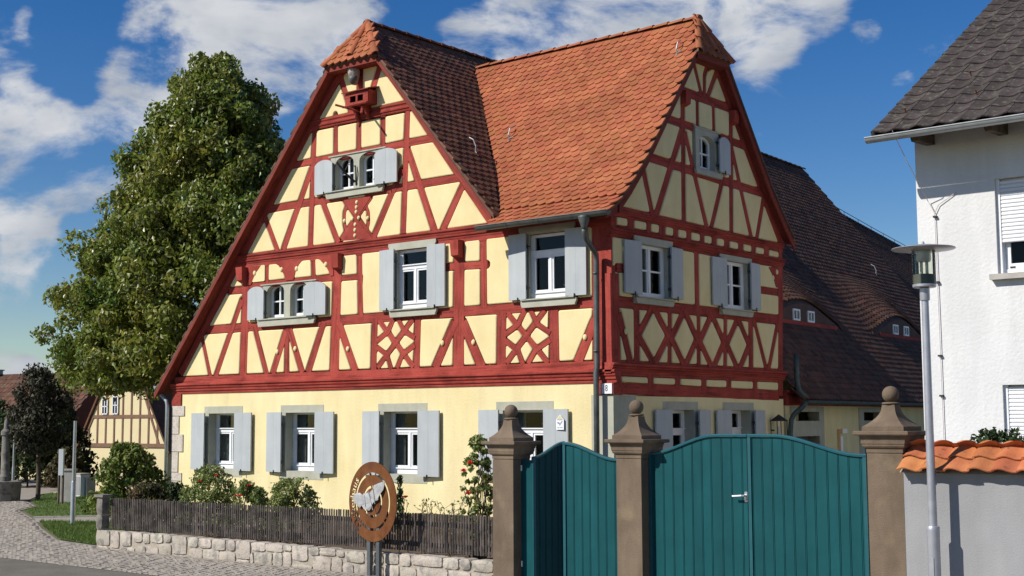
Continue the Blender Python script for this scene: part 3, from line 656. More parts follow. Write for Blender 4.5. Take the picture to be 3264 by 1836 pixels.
# --- openings (outer clear openings) on the front
GW = [-9.75, -7.355, -4.655, -1.815]
gholes = [(c-.59, c+.59, .67, 2.05) for c in GW]
ground_lo = 0.0
wall_plate('wall', FR, house, lambda z: (XL+.02, -.02), -.1, 2.40, gholes, 'plaster_wall', -.42, 0.0)
MIDW = (-4.775, -3.945, 3.775, 4.865); RGTW = (-1.675, -.845, 3.775, 4.865)
LFW = [(-8.41, -7.89), (-7.71, -7.19)]; ATW = [(-6.445, -5.94), (-5.785, -5.28)]
grow = lambda q: (q[0]-.06, q[1]+.06, q[2]-.06, q[3]+.06)
fholes_up = [grow(MIDW), grow(RGTW), grow((LFW[0][0]-.0, LFW[1][1], 3.81, 4.465)), grow((ATW[0][0], ATW[1][1], 6.16, 6.80))]
def gable_f(z):
    l = max(XL+.05, RX-(9.02-z)/1.18); r = -.03 if z < 5.0785 else min(-.03, RX+(9.02-z)/1.22)
    return l, max(r, l)
bh = sorted(fholes_up, key=lambda q: q[2])
wall_plate('backing_wall', FR, house, gable_f, 2.42, 5.079, [q for q in fholes_up if q[2] < 5], 'plaster_far', -.2, -.105)
wall_plate('backing_wall', FR, house, gable_f, 5.0791, 9.0, [q for q in fholes_up if q[2] > 5], 'plaster_far', -.2, -.105)
# --- side openings
SG = [1.98, 3.92]; sgh = [(c-.53, c+.53, .67, 2.05) for c in SG]
SWL = (.70, 1.60, 3.77, 4.65); SWR = (3.42, 4.29, 3.745, 4.62); SWA = (2.70, 3.22, 6.2, 6.85)
wall_plate('wall', SI, house, lambda z: (0.0, 5.62), -.1, 2.14, sgh, 'plaster_wall', -.42, 0.0)
def gable_s(z):
    return (.03, 5.6) if z < 5.0 else (max(.03, 2.87-(8.75-z)/1.27), max(2.87, min(5.6, 2.87+(8.75-z)/1.33)))
wall_plate('backing_wall', SI, house, gable_s, 2.15, 4.999, [grow(SWL), grow(SWR)], 'plaster_far', -.2, -.105)
wall_plate('backing_wall', SI, house, gable_s, 5.0, 8.7, [grow(SWA)], 'plaster_far', -.2, -.105)
# hidden sides and rooms, so that the windows look into a dark house
m = MB(); m.box(XL, XL+.3, .02, 5.6, -.1, 2.5); m.build('wall', 'plaster_wall', house)
m = MB(); m.box(-2.29, -.43, 5.40, 5.60, -.1, 4.95); m.build('wall', 'plaster_wall', house)
m = MB(); m.prism([(XL+.31, -.1), (-2.3, -.1), (-2.3, 5.0), (RX, RZ-.2), (XL+.31, 2.6)], lambda u, z, n: (u, n, z), 5.38, 5.6); m.build('wall', 'plaster_wall', house)
m = MB(); m.prism([(XL+.3, 0), (-1.6, 0), (-1.6, 4.3), (RX, RZ-.3), (XL+.3, 2.5)], lambda u, z, n: (u, n, z), 1.6, 1.68); m.prism([(1.7, 0), (5.6, 0), (5.6, 4.95), (2.87, 8.5), (1.7, 7.0)], lambda u, z, n: (n, u, z), -1.9, -1.82); m.box(XL+.3, -.43, .43, 5.35, 2.46, 2.52); m.box(XL+2.5, -.43, .43, 5.35, 5.02, 5.08); m.build('interior_wall', 'room', house)

# --- front timbers
ft = list(FRONT)
ft.append(('rafter', [(-5.84, 8.96), (-7.228, 7.468-.0), (-11.20, 2.768)], .17, 5))
ft.append(('rafter', [(-5.62, 9.00), (-5.114, 8.394), (-2.47, 5.13)], .17, 6))
ft.append(('rail', [(-6.35, 8.60), (-5.15, 8.60)], .14, 3))
for n_, p, wd, lv in ft: timber(n_, p, wd, lv, FR, house)
for P in KNEES:
    o = MB().prism(P, FR, -.08, .020).build('knee_brace', 'timber', house)
fmask = ft+[('c', [(-11.4, 2.64), (0, 2.64)], .14, 0), ('c', [(-9.4, 5.02), (-.0, 5.02)], .25, 0), ('c', [(-7.3, 7.525), (-4.2, 7.525)], .21, 0)]
frects = [(MIDW[0]-.14, MIDW[1]+.14, 3.6, 5.0), (RGTW[0]-.14, RGTW[1]+.14, 3.6, 5.0), (-8.6, -6.95, 3.62, 4.49), (-6.62, -5.1, 5.99, 6.85)]
fields = trace_fields(-11.5, .05, 2.6, 9.1, [(-11.3, 2.7), (-.02, 2.7), (-.02, 5.09), (-2.5, 5.09), (RX, 9.0)], fmask, KNEES, frects)
for P in fields: pillow('infill_panel', P, FR, house)
for (u, z) in BALLS:
    m = MB(); r = .042 if z < 5 else .034
    m.add([FR(u+r*math.cos(a)*q, z+r*1.25*math.sin(a)*q, .021+n_) for q, n_ in ((1, 0), (.8, .014), (.4, .022)) for a in [i*math.pi/5 for i in range(10)]], [(i, (i+1) % 10, 10+(i+1) % 10, 10+i) for i in range(10)]+[(10+i, 10+(i+1) % 10, 20+(i+1) % 10, 20+i) for i in range(10)]+[tuple(range(20, 30))])
    o = m.build('carved_boss', 'plaster', house, smooth=True)
MB().prism([(-6.07, 5.965), (-5.65, 5.965), (-5.64, 5.995), (-6.08, 5.995)], FR, 0, .03).build('carved_fillet', 'plaster', house)
# moulded beams
def cornice(fn, z0, z1, u0, u1, out, nm='moulded_beam'):
    h = z1-z0; pr = [(-.1, z0), (.018, z0), (.024, z0+h*.10), (.024, z0+h*.22), (.045, z0+h*.25), (.050, z0+h*.36), (.040, z0+h*.40), (out*.75, z0+h*.52), (out*.8, z0+h*.60), (out*.62, z0+h*.63), (out, z0+h*.76), (out, z0+h*.90), (out-.02, z0+h*.93), (.02, z0+h), (-.1, z0+h)]
    return profile_bar(fn, nm, pr, u0, u1, house, 'timber', seg=24)
cornice(FR, 2.345, 2.575, XL-.02, .085, .085); profile_bar(FR, 'sill_beam', [(-.1, 2.576), (.012, 2.576), (.012, 2.70), (-.1, 2.70)], XL+.05, .012, house, 'timber', 16)
cornice(FR, 4.95, 5.15, -9.40, -2.10, .07); profile_bar(FR, 'plate_beam', [(-.1, 4.86), (.014, 4.86), (.014, 4.949), (-.1, 4.949)], -9.4, .0, house, 'timber', 16)
profile_bar(FR, 'plate_beam', [(-.1, 4.9495), (.03, 4.9495), (.03, 5.09), (-.1, 5.09)], -2.095, .02, house, 'timber', 6)
cornice(FR, 7.45, 7.63, -7.22, -4.42, .05)
cornice(SI, 2.50, 2.67, -.085, 5.66, .085); cornice(SI, 4.70, 4.84, -.05, 5.74, .075); cornice(SI, 5.04, 5.14, -.02, 5.74, .055)
# corner and corbel pieces
for (u, z) in BLOCKS:
    P = [(u-.10, z-.17), (u+.10, z-.17), (u+.10, z+.15), (u-.10, z+.15)]; m = MB()
    m.hexa([FR(a, b, .0) for a, b in P], [FR(u-.085, z-.12, .14), FR(u+.085, z-.12, .14), FR(u+.10, z+.15, .16), FR(u-.10, z+.15, .16)]); m.build('corbel', 'timber', house)
for (u, z) in SBLOCKS:
    m = MB(); m.hexa([SI(u-.09, z-.14, 0), SI(u+.09, z-.14, 0), SI(u+.09, z+.12, 0), SI(u-.09, z+.12, 0)], [SI(u-.075, z-.10, .12), SI(u+.075, z-.10, .12), SI(u+.09, z+.12, .135), SI(u-.09, z+.12, .135)]); m.build('corbel', 'timber', house)
m = MB(); m.box(XL-.015, XL+.30, -.03, .3, 2.10, 2.344); m.build('beam_end', 'timber', house)
# --- side timbers
stm = list(SIDE)
stm.append(('rafter', [(.12, 5.16), (2.55, 8.21), (2.84, 8.56)], .17, 5)); stm.append(('rafter', [(5.68, 5.12), (3.80, 7.59), (2.94, 8.72)], .17, 6)); stm.append(('rail', [(2.3, 8.2), (3.45, 8.2)], .12, 3))
for n_, p, wd, lv in stm: timber(n_, p, wd, lv, SI, house)
for P in SKNEES: MB().prism(P, SI, -.08, .02).build('knee_brace', 'timber', house)
smask = stm+[('c', [(0, 2.585), (5.7, 2.585)], .17, 0), ('c', [(0, 4.77), (5.7, 4.77)], .15, 0), ('c', [(0, 5.09), (5.7, 5.09)], .10, 0)]
srects = [(SWL[0]-.12, SWL[1]+.12, 3.64, 4.77), (SWR[0]-.12, SWR[1]+.12, 3.62, 4.73), (2.5, 3.42, 6.07, 6.94)]
sfields = trace_fields(-.05, 5.8, 2.1, 8.8, [(.02, 2.15), (5.6, 2.15), (5.66, 5.0), (2.87, 8.65), (.02, 5.0)], smask, SKNEES, srects)
for P in sfields: pillow('infill_panel', P, SI, house)
for (u, z) in SBALLS:
    m = MB(); r = .042; m.add([SI(u+r*math.cos(a)*q, z+r*1.25*math.sin(a)*q, .021+n_) for q, n_ in ((1, 0), (.8, .014), (.4, .022)) for a in [i*math.pi/5 for i in range(10)]], [(i, (i+1) % 10, 10+(i+1) % 10, 10+i) for i in range(10)]+[(10+i, 10+(i+1) % 10, 20+(i+1) % 10, 20+i) for i in range(10)]+[tuple(range(20, 30))]); m.build('carved_boss', 'plaster', house, smooth=True)
m = MB(); m.box(-.30, .04, -.04, .30, 2.16, 2.344); m.build('beam_end', 'timber', house)

# --- windows
def frame_ring(fn, O, I, n0, n1):
    V = []
    for n_ in (n0, n1):
        for (a, b, c, d) in (O, I): V += [fn(a, c, n_), fn(b, c, n_), fn(b, d, n_), fn(a, d, n_)]
    F = []
    for i in range(4):
        j = (i+1) % 4; F += [(i, j, 4+j, 4+i), (8+i, 8+j, 12+j, 12+i), (i, j, 8+j, 8+i), (4+i, 4+j, 12+j, 12+i)]
    return MB().add(V, F)
def opening(fn, o4, lint, sill, jamb=.13, deep=.2, out=.03, shaped=True, zl=None):
    """stone or timber surround round an opening, with lintel and sill as its pieces; returns the window part"""
    u0, u1, z0, z1 = o4; l0, l1, la, lb = lint; s0, s1, sa, sb = sill
    wnd = frame_ring(fn, (u0-jamb, u1+jamb, sa, lb-.004), (u0, u1, z0, z1), -deep, out).build('window', 'stone_frame', house)
    if shaped:
        m = MB(); m.prism(ears(l0, l1, la+.001, lb), fn, out+.001, out+.03); m.build('lintel', 'stone_frame', wnd)
        m = MB(); m.prism(ears(s0, s1, sa, sb-.022), fn, out+.001, out+.05); m.build('sill', 'stone_frame', wnd); m = MB(); bar(m, fn, s0+.03, s1-.03, sb-.0215, sb, out+.001, out+.085); m.build('sill_board', 'stone_frame', wnd)
    return wnd
for i, c in enumerate(GW):
    wn = opening(FR, (c-.485, c+.485, .80, 1.945), (c-.62, c+.62, 1.945, 2.075), (c-.62, c+.62, .645, .80), .13, .30, .006, False)
    e = MB(); 
    for (a, b, z0, z1) in ((c-.485, c-.465, .80, 1.945), (c+.465, c+.485, .80, 1.945), (c-.465, c+.465, 1.925, 1.945)): bar(e, FR, a, b, z0, z1, -.03, .0095)
    e.build('rebate_moulding', 'stone_frame', wn)
    sash_cross(FR, wn, c-.484, c+.484, .801, 1.944, -.20, .32)
    for s in (-1, 1):   # curtains behind the glass
        k = MB(); P = []; Q = []; a0 = c+s*.47; w_ = .26
        for j in range(13):
            u = a0-s*w_*j/12; n_ = -.31-.02*math.sin(j*1.9); P.append(FR(u, .86, n_)); Q.append(FR(u, 1.9, n_))
        k.strip(P, Q); k.build('curtain', 'curtain', wn, fix=False)
    shutter(FR, house, c-.485, c-.485-.475, .775, 1.935); shutter(FR, house, c+.485, c+.485+.475, .775, 1.935, label='shutter beside the downpipe, with a small emblem plate on it' if i == 3 else None)
for (q, lz) in ((MIDW, 0), (RGTW, 0)):
    u0, u1, z0, z1 = q; wn = opening(FR, q, (u0-.2, u1+.16, z1, 4.995), (u0-.16, u1+.19, 3.635, z0), .12, .2, .03)
    sash_cross(FR, wn, u0, u1, z0, z1, -.03, .30); shutter(FR, house, u0, u0-.40, 3.775, 4.885, nh=.125, nf=.09); shutter(FR, house, u1, u1+.40, 3.775, 4.885, nh=.125, nf=.09)
def double_arch(fn, lights, z0, zs, rise, lint, sill, n):
    """stone double window with two arched lights"""
    (a0, a1), (b0, b1) = lights; l0, l1, zt = lint; s0, s1, sa, sb = sill; ul, ur = a0-.13, b1+.13; z2 = zs+rise+.015
    wn = frame_ring(fn, (ul, ur, sa, zt-.002), (a0, b1, z0, z2), -.2, .03).build('window', 'stone_frame', house)
    A1 = [((a0+a1)/2-(a1-a0)/2*math.cos(math.pi*i/10), zs+rise*math.sin(math.pi*i/10)) for i in range(11)]; A2 = [((b0+b1)/2-(b1-b0)/2*math.cos(math.pi*i/10), zs+rise*math.sin(math.pi*i/10)) for i in range(11)]
    MB().prism([(b1, z2), (a0, z2)]+A1+[(a1, z0), (b0, z0)]+A2, fn, -.195, .0275).build('arch_stone', 'stone_frame', wn)
    MB().prism(ears(l0, l1, zt-.022, zt), fn, .031, .050).build('lintel', 'stone_frame', wn)
    MB().prism(ears(s0, s1, sa, sb-.02), fn, .031, .08).build('sill', 'stone_frame', wn); m = MB(); bar(m, fn, s0+.03, s1-.03, sb-.0195, sb, .031, .11); m.build('sill_board', 'stone_frame', wn)
    for x0, x1 in lights: arched_light(fn, wn, x0, x1, z0, zs, rise, n)
    return wn
w1 = double_arch(FR, LFW, 3.81, 4.325, .145, (-8.60, -6.93, 4.49), (-8.64, -6.94, 3.64, 3.79), -.09)
w2 = double_arch(FR, ATW, 6.165, 6.67, .135, (-6.635, -5.06, 6.845), (-6.67, -5.1, 6.01, 6.145), -.09)
k = MB(); P = [FR(-7.70+.03*j, 3.85, -.25-.02*math.sin(j*2.1)) for j in range(17)]; Q = [(p[0], p[1], 4.43) for p in P]; k.strip(P, Q).build('curtain', 'curtain', w1, fix=False)
shutter(FR, house, LFW[0][0]-.0, LFW[0][0]-.54, 3.79, 4.455, rise=.09); shutter(FR, house, LFW[1][1]+.03, LFW[1][1]+.58, 3.785, 4.43, nh=.17, nf=.11, rise=.09)
shutter(FR, house, ATW[0][0]-.0, ATW[0][0]-.54, 6.125, 6.785, rise=.09); shutter(FR, house, ATW[1][1]+.02, ATW[1][1]+.56, 6.13, 6.785, nh=.15, nf=.11, rise=.09)
for (q, lt) in ((SWL, 4.77), (SWR, 4.72)):
    u0, u1, z0, z1 = q; wn = opening(SI, q, (u0-.13, u1+.13, z1, lt), (u0-.12, u1+.12, z0-.115, z0), .11, .2, .03); sash_cross(SI, wn, u0, u1, z0, z1, -.05, style='four')
    shutter(SI, house, u0, u0-.42, z0+.03, z1+.02, nh=.12, nf=.075); shutter(SI, house, u1, u1+.42, z0+.03, z1+.02, nh=.12, nf=.075)
wn = frame_ring(SI, (SWA[0]-.13, SWA[1]+.13, 6.08, 6.928), (SWA[0], SWA[1], 6.2, 6.83), -.2, .03).build('window', 'stone_frame', house); c = (SWA[0]+SWA[1])/2; r = (SWA[1]-SWA[0])/2
MB().prism([(SWA[1], 6.83), (SWA[0], 6.83)]+[(c-r*math.cos(math.pi*i/10), 6.68+.13*math.sin(math.pi*i/10)) for i in range(11)], SI, -.195, .0275).build('arch_stone', 'stone_frame', wn)
MB().prism(ears(2.5, 3.42, 6.905, 6.93), SI, .031, .050).build('lintel', 'stone_frame', wn); MB().prism(ears(2.5, 3.41, 6.075, 6.165), SI, .031, .08).build('sill', 'stone_frame', wn)
arched_light(SI, wn, SWA[0], SWA[1], 6.2, 6.68, .13, -.08); shutter(SI, house, 3.26, 3.70, 6.20, 6.86, rise=.09)
for c in SG:
    wn = opening(SI, (c-.43, c+.43, .8, 1.92), (c-.55, c+.55, 1.92, 2.065), (c-.55, c+.55, .65, .8), .12, .3, .006, False); sash_cross(SI, wn, c-.429, c+.429, .801, 1.919, -.2, .32)
    shutter(SI, house, c-.43, c-.86, .78, 1.92); shutter(SI, house, c+.43, c+.86, .78, 1.92)
# --- quoins
for (za, zb, wd) in ((1.88, 2.095, .42), (1.50, 1.875, .24), (1.13, 1.495, .39), (.70, 1.125, .23), (.52, .695, .36), (.1, .515, .24)):
    m = MB(); x0 = XL-.012; m.box(x0, x0+wd, -.022, .35, za+.004, zb-.004); o = m.build('quoin_stone', 'quoin', house)
m = MB(); m.box(-.42, .015, -.016, .62, -.05, 2.155); m.build('corner_pilaster', 'stone_frame', house)
# --- house number
pl = MB(); pl.box(-.185, .02, -.062, -.045, 2.172, 2.335); pl = pl.build('number_plate', 'plate_white', house)
def text_mesh(txt, size, mat, parent, mw, extrude=.001, name='lettering', bold=0):
    cu = bpy.data.curves.new('txt', 'FONT'); cu.body = txt; cu.size = size; cu.extrude = extrude; cu.align_x = 'CENTER'; cu.align_y = 'CENTER'; cu.resolution_u = 3; cu.offset = bold
    o = bpy.data.objects.new(name, cu); COL.objects.link(o); dg = bpy.context.evaluated_depsgraph_get(); dg.update(); me = bpy.data.meshes.new_from_object(o.evaluated_get(dg)); bpy.data.objects.remove(o); bpy.data.curves.remove(cu)
    me.transform(mw); me.materials.clear(); me.materials.append(MATS[mat]); o = bpy.data.objects.new(name, me); link(o, parent); return o
text_mesh('8', .15, 'ink', pl, Matrix.Translation((-.085, -.0635, 2.254)) @ Matrix.Rotation(rad(90), 4, 'X') @ Matrix.Diagonal((.72, 1, 1, 1)))
# ---------------------------------------------------------------- roof tiles
def biber(w_=.174, Lg=.235, drop=.060, th=.024):
    """plain tile with a segmental lower edge; local x across, y up the slope, z off the roof"""
    k = 6; low = [(-w_/2+w_*i/k, drop*((2*i/k-1)**2)) for i in range(k+1)]
    top = [(w_/2, Lg), (-w_/2, Lg)]; O = low+top; n = len(O)
    V = [(x, y, th+.026*(1-y/Lg)) for x, y in O]+[(x, y, .026*(1-y/Lg)-.004) for x, y in O]
    F = [tuple(range(n))]+[(n+i, n+(i+1) % n, (i+1) % n, i) for i in range(n) if i != n-2]
    return np.array(V), F
def lay_tiles(name, placements, mat, parent, tile, keep=300, rest='roof_tiles', key=None):
    """placements: list of (origin, A, U, N). The `keep` nearest are single tiles sharing one mesh, the rest one joined mesh"""
    V, F = tile; me = bpy.data.meshes.new(name); me.from_pydata([tuple(v) for v in V], [], F); me.materials.append(MATS[mat])
    pl = sorted(placements, key=lambda p: (p[0]-CAMP).length)
    for (o, A, U, Nn) in pl[:keep]:
        ob = bpy.data.objects.new(name, me); t = random.gauss(0, .012); A2 = A+U*t; U2 = U-A*t
        M = Matrix((A2, U2, Nn)).transposed().to_4x4(); M.translation = o+Nn*random.uniform(0, .004)+U*random.gauss(0, .004); ob.matrix_basis = M; link(ob, parent)
    R_ = pl[keep:]
    if R_:
        k = len(R_); O = np.array([p[0] for p in R_]); A = np.array([p[1] for p in R_]); U = np.array([p[2] for p in R_]); Nn = np.array([p[3] for p in R_])
        t = RNG.normal(0, .012, k)[:, None]; A2 = A+U*t; U2 = U-A*t; O = O+Nn*RNG.uniform(0, .004, k)[:, None]+U*RNG.normal(0, .004, k)[:, None]
        VV = O[:, None, :]+V[None, :, 0:1]*A2[:, None, :]+V[None, :, 1:2]*U2[:, None, :]+V[None, :, 2:3]*Nn[:, None, :]; nv = len(V)
        FF = [tuple(b*nv+i for i in q) for b in range(k) for q in F]
        mm = bpy.data.meshes.new(rest); mm.from_pydata(VV.reshape(-1, 3).tolist(), [], FF); mm.materials.append(MATS[mat])
        a = mm.attributes.new('rnd', 'FLOAT', 'FACE'); a.data.foreach_set('value', np.repeat(RNG.uniform(0, 1, k), len(F)).astype(np.float32))
        ob = bpy.data.objects.new(rest, mm); link(ob, parent); ob['kind'] = 'stuff'
def ridge_run(p0, p1, parent, mat, r=.095, ln=.34, up=Vector((0, 0, 1)), flat=.75, name='ridge_tile'):
    """overlapping half-round ridge tiles from p0 (lapped end, upper) to p1"""
    p0, p1 = Vector(p0), Vector(p1); d = (p1-p0); n = max(1, round(d.length/ln)); d = d/n; t = d.normalized(); a = t.cross(up).normalized(); b = a.cross(t).normalized()
    for i in range(n):
        q0 = p0+d*i-t*.03; q1 = p0+d*(i+1)+t*.015; V = []; k = 8
        for q, rr, h in ((q0, r*.88, 0), (q1, r*1.06, .012), (q1, r*.90, .012), (q0, r*.74, 0)):
            for j in range(k+1): an = math.pi*j/k; V.append(q+a*(rr*math.cos(an))+b*(rr*flat*math.sin(an)+h-.02))
        F = [(s*(k+1)+j, s*(k+1)+j+1, (s+1)*(k+1)+j+1, (s+1)*(k+1)+j) for s in range(3) for j in range(k)]+[(3*(k+1)+j, 3*(k+1)+j+1, j+1, j) for j in range(k)]
        o = MB().add(V, F).build(name, mat, parent); shade(o.data, 40)

TILE = biber(); EXP = .142
roof = MB()
VF = -.27      # front verge
def slab(m, P, th=.05):   # P 4 points, thickened downwards
    m.hexa([Vector(p)-Vector((0, 0, th)) for p in P], [Vector(p) for p in P])
yb = 5.74
HXA, HXB, HYT = RX-.70, RX+.69, .16
slab(roof, [(HXA, VF, z_main(HXA)), (HXA, yb, z_main(HXA)), (XL-.32, yb, z_main(XL-.32)), (XL-.32, VF, z_main(XL-.32))]); slab(roof, [(RX, HYT, RZ), (RX, yb, RZ), (HXA, yb, z_main(HXA)), (HXA, VF, z_main(HXA))])
slab(roof, [(HXB, VF, z_main(HXB)), (HXB, yb, z_main(HXB)), (-2.25, yb, z_main(-2.25)), (-2.25, VF, z_main(-2.25))]); slab(roof, [(RX, HYT, RZ), (RX, yb, RZ), (HXB, yb, z_main(HXB)), (HXB, VF, z_main(HXB))])
def vy(x):
    q = abs(x-RX)/.695; return VF if q > 1 else VF+(HYT-VF)*(1-q)
def vx_(y):
    q = abs(y-2.87)/.55; return VS if q > 1 else VS-(VS+.08)*(1-q)
VS = .24       # side verge
rw = MB()
WP2 = WPROF[:-1]+[(2.32, z_wing(2.32)), WPROF[-1]]
for i, ((a, b), (c, d)) in enumerate(zip(WP2, WP2[1:])):
    xa = RX+(RZ-b)/MR-.12; xc = RX+(RZ-d)/MR-.12; ve, vf = (VS, VS) if i < len(WP2)-2 else (VS, -.08)
    slab(rw, [(xa, a, b), (ve, a, b), (vf, c, d), (xc, c, d)])
    if i: slab(rw, [(xa, 5.74-a, b), (ve, 5.74-a, b), (vf, 5.74-c, d), (xc, 5.74-c, d)])
roof_o = roof.build('roof', 'roof_under', house); wroof_o = rw.build('roof', 'roof_under', house)
PL = []
# wing front slope, following the sprocketed profile
seg = []; acc_l = 0
for (a, b), (c, d) in zip(WPROF, WPROF[1:]):
    ln = math.hypot(c-a, d-b); seg.append((acc_l, acc_l+ln, Vector((0, a, b)), Vector((0, (c-a)/ln, (d-b)/ln)))); acc_l += ln
row = 0; s = -.02
while s < acc_l-.10:
    sg = [q for q in seg if q[0] <= s+.06] or seg[:1]; sg = sg[-1]; U = sg[3]; o = sg[2]+U*(s-sg[0]); Nn = Vector((0, -U.z, U.y)); x = vx_(o.y+.1)+.03-.088-(.088 if row % 2 else 0)
    while x > -6:
        zz = o.z+.02
        if zz > z_main(x+.05)-.02 or o.y < VF+.05 and x > -2.32: PL.append((Vector((x, o.y, o.z)), Vector((1, 0, 0)), U, Nn))
        if x < -2.3 and zz < z_main(x)-.25: break
        x -= .18
    s += EXP; row += 1
lay_tiles('roof_tile', PL, 'tile_orange', wroof_o, TILE, 300, 'roof_tiles')
# main roof, right slope (weathered)
PL = []; th = math.atan(MR); U = Vector((-math.cos(th), 0, math.sin(th))); Nn = Vector((math.sin(th), 0, math.cos(th))); Ls = 3.7/math.cos(th); row = 0; s = -.05
while s < Ls-.12:
    x = RX+3.7-s*math.cos(th); z = z_main(x); y = vy(x-.1)-.03+.088+(.088 if row % 2 else 0)
    while y < 4.9:
        if z > z_wing(y)-.03 or y < VF+.1: PL.append((Vector((x, y, z)), Vector((0, 1, 0)), U, Nn))
        y += .18
    s += EXP; row += 1
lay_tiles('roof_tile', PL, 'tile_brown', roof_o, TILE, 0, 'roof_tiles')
# main roof, left slope: verge tiles and the first courses
PL = []; th = math.atan(ML); U = Vector((math.cos(th), 0, math.sin(th))); Nn = Vector((-math.sin(th), 0, math.cos(th))); Ls = (RX-(XL-.32))/math.cos(th); row = 0; s = 0
while s < Ls-.12:
    x = XL-.32+s*math.cos(th); z = z_main(x); y = vy(x+.1)+.0+.088+(.088 if row % 2 else 0)
    while y < 5.7: PL.append((Vector((x, y, z)), Vector((0, -1, 0)), U, Nn)); y += .18
    s += EXP; row += 1
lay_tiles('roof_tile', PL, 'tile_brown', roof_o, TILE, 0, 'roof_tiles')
# ridges
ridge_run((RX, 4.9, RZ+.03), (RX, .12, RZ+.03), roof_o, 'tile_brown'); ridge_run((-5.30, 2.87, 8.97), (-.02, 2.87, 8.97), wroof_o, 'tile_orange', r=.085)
# little half-hips
def half_hip(apex, eL, eR, parent, mat, outv, mid=True):
    """small hipped cap at the top of a gable: deck, plain tiles, hip tiles"""
    apex, eL, eR = Vector(apex), Vector(eL), Vector(eR); A = (eR-eL).normalized(); mid_e = (eL+eR)/2; U = (apex-mid_e).normalized(); Nn = A.cross(U).normalized()
    if Nn.dot(outv) < 0: Nn = -Nn; 
    m = MB(); base = [eL, eR, apex]; m.add([p for p in base]+[p-Nn*.05 for p in base], [(0, 1, 2), (5, 4, 3), (0, 1, 4, 3), (1, 2, 5, 4), (2, 0, 3, 5)]); deck = m.build('hip_roof', 'roof_under', parent)
    W = (eR-eL).length; Hh = (apex-mid_e).length; pl = []; s = -.03; row = 0
    while s < Hh-.15:
        half = W/2*(1-max(s, 0)/Hh)-.03; n = max(1, int(half*2/.18))
        for i in range(n+1):
            x = (i-n/2)*.18+(.045 if row % 2 else -.045)
            if abs(x) < half+.02: pl.append((mid_e+A*x+U*s, A, U, Nn))
        s += EXP; row += 1
    lay_tiles('roof_tile', pl, mat, parent, TILE, 60)
    top = apex+Vector((0, 0, .04))
    for e in (eL, eR): ridge_run(top, e+Nn*.03, parent, mat, r=.08, ln=.36, up=(Nn+Vector((0, 0, .6))).normalized(), name='hip_tile')
    if mid: ridge_run(top+Nn*.02, mid_e+U*.12+Nn*.05, parent, mat, r=.075, ln=.36, up=Nn, name='hip_tile')
half_hip((RX, .14, RZ+.01), (RX-.72, VF-.06, 8.53), (RX+.71, VF-.06, 8.53), roof_o, 'tile_orange', Vector((0, -1, .3)))
half_hip((-.06, 2.87, 8.95), (VS+.05, 2.30, 8.19), (VS+.05, 3.44, 8.19), wroof_o, 'tile_orange', Vector((1, 0, .3)))
# barge boards, soffits
def rake_board(fn, pts, n, hgt, th, parent, name='barge_board', mat='barge'):
    m = MB(); k = len(pts); V = []; G = []
    for i, (u, z) in enumerate(pts):
        for (nn, dz) in ((n-th, 0), (n, 0), (n, -hgt), (n-th, -hgt)): V.append(fn(u, z+dz, nn)); G.append((u*1.5+z, dz, nn))
    m.add(V, [(i*4+j, i*4+(j+1) % 4, (i+1)*4+(j+1) % 4, (i+1)*4+j) for i in range(k-1) for j in range(4)]+[(3, 2, 1, 0), tuple(range((k-1)*4, k*4))], G); return m.build(name, mat, parent)
zl = lambda x: z_main(x)-.055
rake_board(FR, [(RX-.66, zl(RX-.66)), (XL-.30, zl(XL-.30))], .275, .10, .03, house); rake_board(FR, [(RX+.66, zl(RX+.66)), (-2.30, zl(-2.30))], .275, .10, .03, house)
rake_board(FR, [(RX-.5, zl(RX-.5)-.005), (XL-.28, zl(XL-.28)-.005)], .214, .035, .21, house, 'soffit_board'); rake_board(FR, [(RX+.5, zl(RX+.5)-.005), (-2.34, zl(-2.34)-.005)], .214, .035, .21, house, 'soffit_board')
wp = [(y, z-.055) for y, z in WPROF[1:]]; wp[-1] = (2.45, z_wing(2.45)-.055)
rake_board(SI, wp, VS-.03, .16, .03, house); rake_board(SI, [(5.74-y, z) for y, z in [(-.12, z_wing(-.12)-.055)]+wp], VS-.03, .16, .03, house)
rake_board(SI, [(y, z-.005) for y, z in wp], VS-.061, .035, VS-.065, house, 'soffit_board'); rake_board(SI, [(5.74-y, z-.005) for y, z in [(-.12, z_wing(-.12)-.055)]+wp], VS-.061, .035, VS-.065, house, 'soffit_board')
m = MB(); m.box(RX-.69, RX+.68, VF-.02, -.001, 8.42, 8.51); m.build('soffit_board', 'barge', house); m = MB(); m.box(.001, VS+.02, 2.33, 3.41, 8.08, 8.17); m.build('soffit_board', 'barge', house)
m = MB(); m.hexa([(-2.3, -.40, 4.93), (VS-.06, -.40, 4.93), (VS-.06, -.02, 5.05), (-2.3, -.02, 5.05)], [(-2.3, -.40, 4.96), (VS-.06, -.40, 4.96), (VS-.06, -.02, 5.2), (-2.3, -.02, 5.2)]); m.build('eaves_board', 'barge', house)
